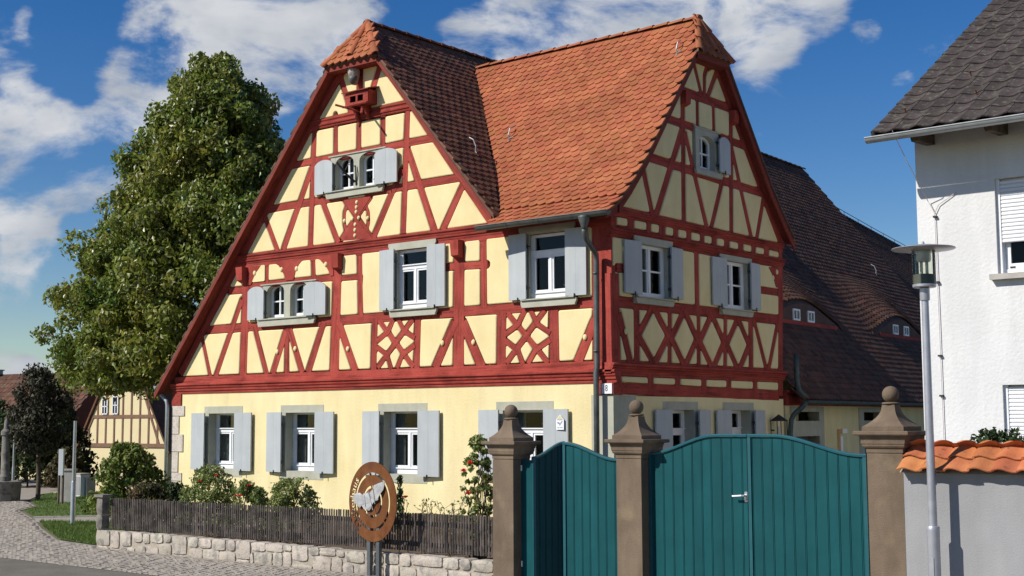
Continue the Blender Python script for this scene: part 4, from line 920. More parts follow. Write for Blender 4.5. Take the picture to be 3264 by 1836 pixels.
# gutters and pipes
def gutter(p0, p1, outv, parent, r=.075, mat='zinc', name='gutter'):
    p0, p1, o = Vector(p0), Vector(p1), Vector(outv).normalized(); V = []; k = 10
    for p in (p0, p1):
        for rr in (r, r-.008):
            for j in range(k+1): a = math.pi*j/k; V.append(p+o*(rr*math.cos(a))-Vector((0, 0, rr*math.sin(a))))
    s = k+1; F = [(j, j+1, 2*s+j+1, 2*s+j) for j in range(k)]+[(s+j+1, s+j, 3*s+j, 3*s+j+1) for j in range(k)]+[(0, s, 3*s, 2*s), (k, 2*s+k, 3*s+k, s+k)]
    F += [tuple(range(0, s)), tuple(range(2*s, 3*s))]
    m = MB().add(V, F); m.tube([p0+o*r, p1+o*r], .011, 6)
    for i in range(1, 4):
        q = p0.lerp(p1, i/4); m.tube([q+o*(r+.004), q+o*((r+.004)*.7)-Vector((0, 0, r*.72)), q-Vector((0, 0, r+.004)), q-o*((r+.004)*.7)-Vector((0, 0, r*.72))], .008, 5)
    return m.build(name, mat, parent, smooth=False)
gutter((-2.42, -.50, 5.02), (.30, -.50, 5.03), (0, -1, 0), house)
gutter((XL-.36, -.2, 2.52), (XL-.36, 5.7, 2.52), (-1, 0, 0), house, mat='zinc_bright')
m = MB(); m.lathe([(.045, 0), (.05, .05), (.10, .20), (.10, .22)], (-.17, -.50, 4.76), 14); m.build('rainwater_hopper', 'zinc', house, smooth=True)
m = MB(); m.tube([(-.17, -.50, 4.80), (-.17, -.50, 4.72), (-.18, -.44, 4.62), (-.20, -.20, 4.46), (-.21, -.135, 4.40), (-.21, -.13, 4.30), (-.215, -.13, 2.6), (-.22, -.15, 2.5), (-.225, -.15, .1)], .046, 12)
for z in (4.1, 2.85, 1.2): m.tube([(-.217, -.14, z-.012), (-.217, -.14, z+.012)], .052, 12)
m.build('downpipe', 'zinc', house, smooth=True)
m = MB(); m.tube([(XL-.36, -.12, 2.46), (XL-.34, -.12, 2.38), (XL-.10, -.10, 2.2), (XL-.07, -.1, 2.1), (XL-.07, -.1, .1)], .04, 10); m.build('downpipe', 'zinc_bright', house, smooth=True)
m = MB(); m.tube([(.36, 5.86, 2.08), (.30, 5.84, 2.0), (.22, 5.80, 1.92), (.14, 5.76, 1.84), (.10, 5.73, 1.74), (.09, 5.70, 1.5), (.09, 5.7, .1)], .05, 10); m.build('downpipe', 'copper_old', house, smooth=True)
m = MB(); m.tube([(.20, 5.80, 3.0), (.20, 5.80, 2.62), (.20, 5.80, 2.5), (.22, 5.84, 2.3), (.34, 5.88, 2.16)], .05, 10); m.build('downpipe', 'copper_old', house, smooth=True)
# snow hooks on the roofs
def hook(p, N_, U_, parent):
    p, N_, U_ = Vector(p), Vector(N_), Vector(U_); m = MB(); m.tube([p-U_*.05+N_*.03, p+N_*.035, p+U_*.06+N_*.10, p+U_*.20+N_*.14, p+U_*.30+N_*.10], .011, 6); m.tube([p+U_*.02+N_*.05, p+U_*.04-N_.cross(U_)*.10+N_*.06], .009, 6); m.build('snow_hook', 'zinc_bright', parent)
HOOKS = ((-3.2, 1.32), (-.13, 2.28))
def wing_pt(x, y):
    return (x, y, z_wing(y)+.02)
for (x, y) in HOOKS: hook(wing_pt(x, y), (0, -.79, .61), (0, .61, .79), wroof_o)
hook((-3.4, .55, z_main(-3.4)+.02), (.76, 0, .65), (-.65, 0, .76), roof_o)

# ---------------------------------------------------------------- things fixed to the house
bb = thing('nesting_box', 'red wooden nesting box with two openings and crossed perches in the gable top', 'nesting box', (-5.62, -.2, 7.71))
m = MB(); a, b = -5.94, -5.33
m.hexa([(a-.06, -.31, 7.93), (b+.06, -.31, 7.93), (b+.06, -.0, 8.01), (a-.06, -.0, 8.01)], [(a-.06, -.31, 7.95), (b+.06, -.31, 7.95), (b+.06, -.0, 8.03), (a-.06, -.0, 8.03)]); m.build('roof', 'barge', bb)
m = MB(); m.box(a, b, -.26, -.235, 7.71, 7.935)
mm = MB()
for (x0, x1, z0, z1) in ((a, b, 7.68, 7.74), (a, b, 7.86, 7.93), (a, a+.13, 7.74, 7.86), (a+.28, b-.28, 7.74, 7.86), (b-.13, b, 7.74, 7.86)): mm.box(x0, x1, -.26, -.235, z0, z1)
mm.build('front_board', 'timber', bb); m = MB(); m.box(a, a+.02, -.234, -.02, 7.68, 7.94); m.build('side_board', 'timber', bb); m = MB(); m.box(b-.02, b, -.234, -.02, 7.68, 7.94); m.build('side_board', 'timber', bb)
m = MB(); m.box(a+.021, b-.021, -.234, -.02, 7.68, 7.7); m.build('floor_board', 'timber', bb); m = MB(); m.box(a+.021, b-.021, -.09, -.07, 7.701, 7.94); m.build('inner_board', 'room', bb)
for (p, q) in (((-6.04, -.42, 7.71), (-5.66, -.10, 7.57)), ((-5.95, -.31, 7.665), (-5.30, -.31, 7.675)), ((-5.62, -.12, 7.69), (-5.30, -.45, 7.43))):
    m = MB(); m.tube([p, q], .022, 5); m.build('perch', 'timber', bb)
for x in (-5.80, -5.52):
    m = MB(); m.hexa([(x-.03, -.02, 7.41), (x+.03, -.02, 7.41), (x+.03, -.02, 7.68), (x-.03, -.02, 7.68)], [(x-.03, -.05, 7.41), (x+.03, -.05, 7.41), (x+.03, -.20, 7.675), (x-.03, -.20, 7.675)]); m.build('bracket', 'timber', bb)
hd = thing('carved_head', 'carved wooden bearded head under the little hip roof above the nesting box', 'carving', (-5.80, -.1, 8.14))
def head_mesh():
    V = []; F = []; nr, ns = 22, 20
    for i in range(nr+1):
        t = i/nr; z = 8.14+.34*t
        r = .045+.075*math.sin(min(1, t*1.25)*math.pi*.55) if t < .62 else .045+.075*math.sin(.775*math.pi*.55)*1.02*math.sqrt(max(.02, 1-((t-.62)/.40)**2))
        for j in range(ns):
            a = 2*math.pi*j/ns; fx = math.cos(a); fy = math.sin(a); q = r; fr_ = max(0, -fy)
            if fr_ > .2:
                if .44 < t < .66 and abs(fx) < .22: q += .028*(1-abs(fx)/.22)*(1-(t-.44)/.22*.6)      # nose
                if .60 < t < .70 and .15 < abs(fx) < .55: q -= .012                                  # eye sockets
                if .70 < t < .76: q += .009                                                          # brow
                if t < .36: q += .012*math.sin(j*2.7+t*25)                                           # beard locks
                if .36 < t < .40 and abs(fx) < .4: q -= .010                                         # mouth
            V.append((-5.84+1.02*q*fx*.92+.06*(.5-t)*.5, -.13+1.1*q*fy*.95, 8.12+(z-8.14)*1.15))
    F = [(i*ns+j, i*ns+(j+1) % ns, (i+1)*ns+(j+1) % ns, (i+1)*ns+j) for i in range(nr) for j in range(ns)]+[tuple(range(ns))[::-1], tuple(range(nr*ns, (nr+1)*ns))]
    return MB().add(V, F)
head_mesh().build('head', 'carved_wood', hd, smooth=True)
for s in (-1, 1):
    m = MB(); m.lathe([(.001, -.012), (.011, -.006), (.011, .006), (.001, .012)], (-5.845+s*.037, -.238, 8.375), 8); m.build('eye', 'ink', hd)
m = MB(); m.box(-5.88, -5.78, -.05, 0.0, 8.2, 8.3); m.build('mount', 'timber', hd)
m = MB(); m.tube([(-5.835, -.155, 8.27), (-5.83, -.165, 8.20), (-5.825, -.16, 8.12)], [.094, .086, .035], 14); m.build('beard', 'lamp_dark', hd, smooth=True)
m = MB(); m.tube([(-5.80, -.14, 8.50), (-5.80, -.14, 8.57)], [.075, .02], 10); m.build('cap', 'barge', hd)
fl = thing('iron_bracket', 'black wrought-iron holder on the mullion between the two attic windows', 'bracket', (-5.86, -.05, 6.35))
m = MB(); m.tube([(-5.86, -.04, 6.20), (-5.86, -.06, 6.58)], .012, 6); m.build('back_bar', 'iron', fl)
m = MB(); m.tube([(-5.87, -.06, 6.26), (-5.97, -.25, 6.44), (-6.05, -.36, 6.62)], [.026, .022, .020], 7); m.build('socket', 'iron', fl)
m = MB(); m.tube([(-5.86, -.06, 6.56), (-5.90, -.2, 6.58), (-5.95, -.24, 6.47)], .009, 6); m.build('stay', 'iron', fl)
# little protection emblem screwed to the ground-floor shutter
em = thing('emblem_plate', 'small white plate with a yellow gable and blue winged emblem on a grey shutter', 'sign', (-.98, -.12, 1.6))
m = MB(); m.prism([(-1.062, 1.60), (-.905, 1.60), (-.905, 1.765), (-.983, 1.845), (-1.062, 1.765)], FR, .106, .112); m.build('plate', 'plate_white', em)
m = MB(); m.prism([(-1.045, 1.772), (-.922, 1.772), (-.983, 1.832)], FR, .1125, .1135); m.build('gable_mark', 'emblem_yellow', em)
m = MB(); m.prism([(-1.045, 1.725), (-1.0, 1.722), (-.983, 1.700), (-.955, 1.735), (-.925, 1.745), (-.945, 1.710), (-.97, 1.69), (-.983, 1.655), (-1.0, 1.69), (-1.03, 1.70)], FR, .1125, .1135); m.build('winged_mark', 'emblem_blue', em)
for (x0, x1, z) in ((-1.04, -.93, 1.756), (-1.04, -.99, 1.628), (-.98, -.93, 1.630)): MB().prism([(x0, z), (x1, z), (x1, z+.008), (x0, z+.008)], FR, .1125, .1135).build('print_line', 'ink', em)
# ================================================================ ground
def sheet(name, poly, z, mat, **kw):
    m = MB(); m.add([(x, y, z) for x, y in poly], [tuple(range(len(poly)))]); return m.build(name, mat, None, **kw)
def gz(x, y):
    s = (x-CAMP.x)*fwd_h.x+(y-CAMP.y)*fwd_h.y
    t = min(1, max(0, (s-33)/22)); t = t*t*(3-2*t); q = min(1, max(0, (-12-x)/4)); return -1.9*t*q*q*(3-2*q)
gx = sorted(set([-400, -250, -150, -110, -90]+[-80+3*i for i in range(35)]+[30, 60, 120, 250, 400])); gy = sorted(set([-150, -80, -50, -30]+[-24+3*i for i in range(34)]+[90, 120, 180, 300, 500]))
m = MB(); V = [(x, y, gz(x, y)-.012) for x in gx for y in gy]; ny = len(gy); m.add(V, [(i*ny+j, (i+1)*ny+j, (i+1)*ny+j+1, i*ny+j+1) for i in range(len(gx)-1) for j in range(ny-1)]); m.build('ground', 'earth', None, kind='structure')
road = [(-60, -8.05), (30, -8.05), (30, -30), (-60, -30)]
sheet('road', road, -.004, 'asphalt', kind='structure')
pavp = [(-40, 6), (-24, 5.5), (-18.6, 2.2), (-17.9, .9), (-15.5, -.95), (-13.5, -1.9), (-12.55, -2.85), (-10.5, -3.8), (-9.7, -4.2), (-8.0, -5.1), (-5.9, -6.12), (-4.35, -6.33), (-4.35, -6.45), (9, -6.45), (9, -8.05), (-40, -8.05)]
pav = sheet('pavement', pavp, .0, 'cobble_joint', kind='structure')
# cobbles: each a small rounded block
def inside(poly, x, y):
    r = False; k = len(poly)
    for i in range(k):
        (ax, ay), (bx, by) = poly[i], poly[(i+1) % k]
        if (ay > y) != (by > y) and x < (bx-ax)*(y-ay)/(by-ay)+ax: r = not r
    return r
cob = []
y = -8.0; r_ = 0
while y < -.9:
    x = -17.5+(.06 if r_ % 2 else 0)
    while x < 3.4:
        if inside(pavp, x, y) and inside(pavp, x+.06, y+.05) and inside(pavp, x-.06, y-.05) and not (x > -4.3 and y > -6.56): cob.append((x+random.uniform(-.008, .008), y+random.uniform(-.007, .007)))
        x += .102
    y += .091; r_ += 1
CV = np.array((.84, .84, 1))*np.array([(-.052, -.045, -.01), (.052, -.045, -.01), (.052, .045, -.01), (-.052, .045, -.01), (-.050, -.043, .006), (.050, -.043, .006), (.050, .043, .006), (-.050, .043, .006), (-.036, -.030, .008), (.036, -.030, .008), (.036, .030, .008), (-.036, .030, .008)])
CF = [(0,1,5,4),(1,2,6,5),(2,3,7,6),(3,0,4,7),(4,5,9,8),(5,6,10,9),(6,7,11,10),(7,4,8,11),(8,9,10,11)]
cpl = [(Vector((x, y, random.uniform(-.004, .002))), Vector((math.cos(a), math.sin(a), 0)), Vector((-math.sin(a), math.cos(a), random.gauss(0, .02))), Vector((0, 0, 1))) for x, y in cob for a in (random.gauss(0, .05),)]
lay_tiles('cobblestone', cpl, 'cobble', pav, (CV, CF), 300, 'cobblestones')
lawns = [[(-4.42, -6.30), (-5.88, -6.08), (-7.97, -5.06), (-9.6, -4.18), (-8.45, -3.62), (-4.42, -3.2)], [(-10.45, -3.72), (-12.5, -2.78), (-13.45, -1.85), (-15.4, -.9), (-17.8, .95), (-17.5, 3.5), (-11.8, 3.0), (-9.4, -2.5)]]
path = sheet('path', [(-9.66, -4.2), (-10.48, -3.78), (-9.4, -2.5), (-4.42, -1.9), (-4.42, -3.2), (-8.45, -3.62)], -.0005, 'cobble_joint', kind='structure')
for q in lawns: sheet('lawn', q, .004, 'turf', kind='structure')
def blades(name, polys, n, hmin, hmax, mat, **kw):
    V = []; F = []; R_ = []
    for P in polys:
        xs = [p[0] for p in P]; ys = [p[1] for p in P]; c = 0
        while c < n:
            x, y = random.uniform(min(xs), max(xs)), random.uniform(min(ys), max(ys))
            if not inside(P, x, y): continue
            c += 1; a = random.uniform(0, 6.28); h = random.uniform(hmin, hmax); dx, dy = math.cos(a)*.007, math.sin(a)*.007; lx, ly = random.gauss(0, .02), random.gauss(0, .02); b = len(V)
            V += [(x-dx, y-dy, .0), (x+dx, y+dy, .0), (x+lx, y+ly, h)]; F.append((b, b+1, b+2)); R_.append(random.random())
    mm = MB(); mm.v = V; mm.f = F; mm.g = [(0, 0, 0)]*len(V); mm.r = R_; return mm.build(name, mat, None, fix=False, **kw)
blades('grass', lawns, 16000, .025, .06, 'grass', kind='stuff')
kerb = thing('kerb', 'low stone kerb edging the lawns beside the paved path', 'kerb', (-9, -4, 0))
for (a, b) in (((-9.66, -4.2), (-8.45, -3.60)), ((-10.48, -3.78), (-9.75, -2.9)), ((-8.45, -3.60), (-6.3, -3.35))):
    a, b = Vector(a), Vector(b); n = max(1, int((b-a).length/.3)); d = (b-a)/n; t = d.normalized(); nn = Vector((-t.y, t.x))*.045
    for i in range(n):
        p, q = a+d*i+t*.004, a+d*(i+1)-t*.004; mm = MB(); mm.hexa([(*(p-nn), -.02), (*(q-nn), -.02), (*(q+nn), -.02), (*(p+nn), -.02)], [(*(p-nn), .022), (*(q-nn), .022), (*(q+nn), .022), (*(p+nn), .022)]); mm.build('kerb_stone', 'concrete', kerb)
sheet('garden_bed', [(-4.2, -6.3), (3.3, -6.3), (3.3, -.0), (-4.2, -.0)], .13, 'soil', kind='structure')
sheet('courtyard', [(3.3, -6.3), (8, -6.3), (8, 30), (-.0, 30), (-.0, -.0), (3.3, -.0)], .004, 'yard_paving', kind='structure')

# ================================================================ low stone wall and picket fence
wl = thing('stone_wall', 'low wall of pale rough stone blocks along the pavement under the picket fence', 'wall', (-.6, -6.4, 0))
m = MB(); m.box(-4.30, 3.0, -6.475, -6.30, -.1, .245); m.build('mortar_core', 'mortar', wl)
def rough_stone(x0, x1, z0, z1, y, parent, name='stone', mat='wall_stone', dpt=.15, proud=.02):
    """block with a bulging hand-dressed face"""
    k = 4; V = []; F = []; jr = random.uniform(.6, 1.2)
    for i in range(k+1):
        for j in range(k+1):
            u, v = i/k, j/k; e = min(u, 1-u, v, 1-v); b = proud*jr*(.25 if e == 0 else 1)+random.gauss(0, .0035)
            x = x0+(x1-x0)*u+random.gauss(0, .002); z = z0+(z1-z0)*v+random.gauss(0, .002)
            if (i in (0, k)) and (j in (0, k)): x += .010*(1 if i == 0 else -1); z += .009*(1 if j == 0 else -1)
            V.append((x, y-b, z))
    F = [(i*(k+1)+j, (i+1)*(k+1)+j, (i+1)*(k+1)+j+1, i*(k+1)+j+1) for i in range(k) for j in range(k)]
    rim = [i*(k+1) for i in range(k+1)]+[k*(k+1)+j for j in range(1, k+1)]+[i*(k+1)+k for i in range(k-1, -1, -1)]+[j for j in range(k-1, 0, -1)]
    b0 = len(V); V += [(V[i][0], y+dpt, V[i][2]) for i in rim]; n = len(rim)
    F += [(rim[i], rim[(i+1) % n], b0+(i+1) % n, b0+i) for i in range(n)]
    o = MB().add(V, F).build(name, mat, parent); shade(o.data, 35); return o
for (a, b, z0, z1) in STONES:
    if z1-z0 > .02: rough_stone(a+.003, b-.003, z0+.002, min(z1, .266)-.002, -6.488, wl, proud=random.uniform(.008, .02))
fe = thing('picket_fence', 'dark weathered picket fence of narrow slats on the low stone wall', 'fence', (-.6, -6.4, .26))
for z in (.37, .60):
    m = MB(); m.box(-4.16, 3.0, -6.375, -6.335, z-.025, z+.025); m.build('rail', 'picket', fe)
x = -4.145; prev = None
npk = 176; stp = (3.0-x)/npk
pkm = []
for v in range(6):
    m = MB(); w2 = random.uniform(.0125, .0140); h = .425+random.uniform(-.002, .002); GR[0] += 2.3
    P = [(-w2, 0), (w2, 0), (w2, h-.012), (w2*.5, h), (-w2*.5, h), (-w2, h-.012)]; k = 6; rd = [(-w2, .006), (-w2*.5, .010), (w2*.5, .010), (w2, .006)]
    V = []; G = []
    for z in (0, h*.33, h*.66, h-.008, h):
        s_ = .75 if z == h else 1; ox = random.gauss(0, .001)
        for a, b in ((-w2, -.0), *((q, -r) for q, r in rd), (w2, 0)): V.append((a*s_+ox, b*s_, z)); G.append((z+GR[0], a, b))
    m.add(V, [(i*6+j, i*6+(j+1) % 6, (i+1)*6+(j+1) % 6, (i+1)*6+j) for i in range(4) for j in range(6)]+[(5, 4, 3, 2, 1, 0), tuple(range(24, 30))], G); pkm.append(m.mesh('picket', 'picket'))
for i in range(npk):
    o = bpy.data.objects.new('picket', random.choice(pkm)); zz = .268+.03*(i/npk); o.location = (x+stp*(i+.5)+random.gauss(0, .0015), -6.377+random.gauss(0, .002), zz+random.gauss(0, .0012)); o.rotation_euler = (random.gauss(0, .004), random.gauss(0, .003), random.gauss(0, .06)); link(o, fe); 
pi = thing('stone_pier', 'small square stone pier with a flat cap ending the picket fence by the lawn', 'pier', (-4.3, -6.4, 0))
rough_stone(-4.33, -4.19, .26, .46, -6.49, pi, dpt=.11, mat='stone_dark'); rough_stone(-4.33, -4.19, .46, .70, -6.49, pi, dpt=.11, mat='stone_dark')
m = MB(); m.box(-4.36, -4.15, -6.52, -6.35, .705, .74); m.build('cap', 'stone_dark', pi); m = MB(); m.box(-4.32, -4.20, -6.48, -6.37, -.05, .70); m.build('core', 'mortar', pi)

# ================================================================ gate posts
def gate_post(x0, x1, zt, label):
    wd = x1-x0; c = Vector(((x0+x1)/2, -6.5+wd/2, 0)); t = thing('gate_post', label, 'gate post', (c.x, c.y, 0), 'sandstone gate posts')
    def sq(prof, name):
        m = MB(); V = []
        for h, z in prof: V += [(c.x-h, c.y-h, z), (c.x+h, c.y-h, z), (c.x+h, c.y+h, z), (c.x-h, c.y+h, z)]
        k = len(prof); m.add(V, [(i*4+j, i*4+(j+1) % 4, (i+1)*4+(j+1) % 4, (i+1)*4+j) for i in range(k-1) for j in range(4)]+[(3, 2, 1, 0), tuple(range(4*k-4, 4*k))]); return m.build(name, 'sandstone', t)
    h = wd/2
    sq([(h-.006, -.1), (h-.006, .02), (h, .03), (h, zt-.012), (h-.006, zt)], 'shaft')
    sq([(h+.004, zt+.001), (h+.004, zt+.035), (h+.010, zt+.042), (h+.022, zt+.047), (h+.030, zt+.060), (h+.030, zt+.072), (h+.036, zt+.078), (h+.038, zt+.105), (h+.046, zt+.135), (h+.050, zt+.147), (h+.083, zt+.152), (h+.088, zt+.160), (h+.088, zt+.182), (h+.082, zt+.188)], 'cap')
    P = [(h+.028, zt+.189), (h+.028, zt+.226)]
    for i in range(9):
        q = i/8; P.append((.058+(h-.045)*(1-q)**2.4+.01*(1-q), zt+.228+.185*q))
    sq(P, 'finial_neck')
    m = MB(); m.lathe([(.05, zt+.414), (.072, zt+.418), (.078, zt+.426), (.072, zt+.434), (.045, zt+.438)], (c.x, c.y, 0), 20); m.build('collar', 'sandstone', t, smooth=True)
    m = MB(); r = .073; m.lathe([(max(.002, r*math.sin(math.pi*i/14)), zt+.436+r*.93-r*math.cos(math.pi*i/14)) for i in range(15)], (c.x, c.y, 0), 24); m.build('ball', 'sandstone', t, smooth=True)
    return t
gate_post(3.010, 3.292, 1.345, 'sandstone gate post with ball finial where the picket fence meets the small gate')
gate_post(4.620, 4.915, 1.375, 'sandstone gate post with ball finial standing between the small and the large gate')
gate_post(7.274, 7.598, 1.46, 'broad sandstone gate post with ball finial where the large gate meets the plastered garden wall')
# ================================================================ gates
def wave(t): return t*t*(3-2*t)
def gxx(x): return x-.09*(12.36-x)/11.05
GY = -6.362
def gate_leaf(name, label, pts_top, xs, y, group, loc, handle=None, stile=None, lo=0):
    """boarded metal leaf: one mesh per board, a frame with the swept top rail; top height as function of x"""
    top0 = pts_top; inv = lambda x: (x+.09*12.36/11.05)/(1+.09/11.05); pts_top = lambda x: top0(inv(x))-.005; xs = [max(gxx(x), lo) for x in xs]; t = thing(name, label, 'gate', loc, group); stile = [max(gxx(x), lo+.017) for x in stile or ()]
    for a, b in zip(xs, xs[1:]):
        k = 3; V = []; e = .0085; P = [(a+e, .07), (b-e, .07)]+[(b-e-(b-a-2*e)*i/k, pts_top(b-e-(b-a-2*e)*i/k)-.012) for i in range(k+1)]
        m = MB(); m.prism(P, lambda u, z, n: (u, y-n, z), -.012, .002); 
        m.build('board', 'gate_paint', t)
    for q in xs[1:-1]:
        m = MB(); m.prism([(q-.004, .07), (q+.004, .07), (q+.004, pts_top(q)-.014), (q-.004, pts_top(q)-.014)], lambda u, z, n: (u, y-n, z), -.012, .003); m.build('cover_strip', 'gate_paint', t)
    k = 16; m = MB(); m.prism([(xs[0]+.004, .075), (xs[-1]-.004, .075)]+[(xs[-1]-.004-(xs[-1]-xs[0]-.008)*i/k, pts_top(xs[-1]-.004-(xs[-1]-xs[0]-.008)*i/k)-.014) for i in range(k+1)], lambda u, z, n: (u, y-n, z), -.0255, -.0235); m.build('back_sheet', 'ink', t)
    m = MB(); m.prism([(xs[0]+.002, .08), (xs[-1]-.002, .08), (xs[-1]-.002, .14), (xs[0]+.002, .14)], lambda u, z, n: (u, y-n, z), -.065, -.026)
    m.prism([(xs[0]+.002, .9), (xs[-1]-.002, .9), (xs[-1]-.002, .96), (xs[0]+.002, .96)], lambda u, z, n: (u, y-n, z), -.065, -.026); m.build('cross_rail', 'gate_paint', t)
    n = 14; m = MB(); V = []
    for i in range(n+1):
        x = xs[0]+(xs[-1]-xs[0])*i/n; z = pts_top(x)
        V += [(x, y+.03, z-.010), (x, y-.020, z-.010), (x, y-.022, z+.006), (x, y-.014, z+.016), (x, y+.024, z+.016)]
    m.add(V, [(i*5+j, i*5+(j+1) % 5, (i+1)*5+(j+1) % 5, (i+1)*5+j) for i in range(n) for j in range(5)]+[(4, 3, 2, 1, 0), tuple(range(5*n, 5*n+5))]); o = m.build('top_rail', 'gate_frame', t); shade(o.data, 40)
    for x in stile or ():
        m = MB(); m.box(x-.016, x+.016, y-.016, y+.02, .05, pts_top(x)-.011); m.build('stile', 'gate_frame', t)
    return t
bigtop = lambda x: 1.425+.18*wave(min(1, max(0, (x-4.99)/.75))) if x < 6.1 else 1.605-.17*wave(min(1, max(0, (x-6.34)/.85)))
GS = .1065
xsL = [4.955, 5.033]+[5.033+GS*i for i in range(1, 10)]+[6.085]; xsL = [4.955, 5.033, 5.144, 5.254, 5.363, 5.470, 5.577, 5.679, 5.795, 5.900, 6.012, 6.072]
xsR = [6.078, 6.118, 6.221, 6.328, 6.433, 6.537, 6.648, 6.750, 6.872, 6.978, 7.077, 7.188, 7.250]
gl = gate_leaf('gate_leaf', 'leaf of the large teal gate that carries the metal door handle', bigtop, xsL, GY, 'teal gate leaves', (4.92, GY, 0), stile=(4.972,), lo=4.919)
gr = gate_leaf('gate_leaf', 'handleless leaf of the large teal gate next to the broad sandstone post', bigtop, xsR, GY, 'teal gate leaves', (7.17, GY, 0), stile=(6.095, 7.232))
m = MB(); hx = 6.0; m.box(hx-.014, hx+.014, GY-.012, GY-.002, .985, 1.08); m.tube([(hx, GY-.01, 1.045), (hx, GY-.055, 1.045), (hx-.02, GY-.062, 1.045), (hx-.115, GY-.058, 1.038)], .010, 8); m.tube([(hx, GY-.01, 1.015), (hx, GY-.025, 1.015)], .014, 8); m.build('handle', 'steel', gl)
smalltop = lambda x: 1.36+.157*wave(min(1, max(0, (x-3.52)/.42))) if x < 3.944 else 1.517-.16*wave(min(1, max(0, (x-3.944)/.645)))
gate_leaf('gate_leaf', 'closed lit leaf of the small teal gate between two sandstone posts', smalltop, [3.925, 3.955, 4.055, 4.159, 4.256, 4.357, 4.458, 4.567, 4.68], GY, 'teal gate leaves', (4.61, GY, 0), stile=(3.94,))
lf = gate_leaf('gate_leaf', 'open shaded leaf of the small teal gate swung inwards', smalltop, [3.52, 3.60, 3.68, 3.76, 3.84, 3.925], GY, 'teal gate leaves', (gxx(3.52), GY, 0), stile=(3.53, 3.915)); lf.rotation_euler = (0, 0, rad(73))
gj = thing('gate_jamb', 'narrow teal metal jamb strip with hinges beside the first sandstone post', 'gate jamb', (3.30, GY, 0))
m = MB(); m.box(3.293, 3.440, GY-.005, GY+.015, .05, 1.335); m.build('strip', 'gate_paint', gj)
for z in (.25, 1.25): m = MB(); m.tube([(3.305, GY-.015, z-.03), (3.305, GY-.015, z+.03)], .012, 8); m.build('hinge', 'steel', gj)

# ================================================================ garden wall with tile cap
gw = thing('garden_wall', 'smooth grey plastered garden wall capped with two rows of orange tiles', 'garden wall', (10, -6.4, 0))
m = MB(); m.box(7.60, 14, -6.50, -6.22, -.1, 1.30); m.build('wall', 'render_grey', gw)
def pan(w_=.21, ln=.24, th=.012, k=8):
    V = []; 
    for y in (0, ln):
        for i in range(k+1):
            u = i/k; x = -w_/2+w_*u*1.06; z = .016*math.sin(2*math.pi*(u-.05))+.012*(1-y/ln); V.append((x, y, z+th))
    for y in (0, ln):
        for i in range(k+1):
            u = i/k; x = -w_/2+w_*u*1.06; z = .016*math.sin(2*math.pi*(u-.05))+.012*(1-y/ln); V.append((x, y, z))
    s = k+1; F = [(i, i+1, s+i+1, s+i) for i in range(k)]+[(2*s+i+1, 2*s+i, i, i+1) for i in range(k)]+[(0, s, 3*s, 2*s), (k, 2*s+k, 3*s+k, s+k), ]
    return np.array(V), F
PT = pan(); sl = rad(33); U = Vector((0, math.cos(sl), math.sin(sl))); Nn = Vector((0, -math.sin(sl), math.cos(sl))); Ub = Vector((0, -math.cos(sl), math.sin(sl))); Nb = Vector((0, math.sin(sl), math.cos(sl)))
pl = []
for i in range(32):
    xx = 7.70+i*.2
    for r in range(2):
        pl.append((Vector((xx, -6.62, 1.315))+U*(.165*r)+Nn*(.014*r), Vector((1, 0, 0)), U, Nn)); pl.append((Vector((xx, -6.10, 1.315))+Ub*(.165*r)+Nb*(.014*r), Vector((-1, 0, 0)), Ub, Nb))
lay_tiles('coping_tile', pl, 'tile_cap', gw, PT, 300)
for o in bpy.data.objects:
    if o.name.startswith('coping_tile'): shade(o.data, 50); break
m = MB(); m.prism([(-6.58, 1.301), (-6.14, 1.301), (-6.36, 1.44)], lambda u, z, n: (n, u, z), 7.6, 14); m.build('coping_bed', 'mortar', gw)
ridge_run((7.62, -6.36, 1.462), (14, -6.36, 1.462), gw, 'tile_cap', r=.06, ln=.32, flat=.55)

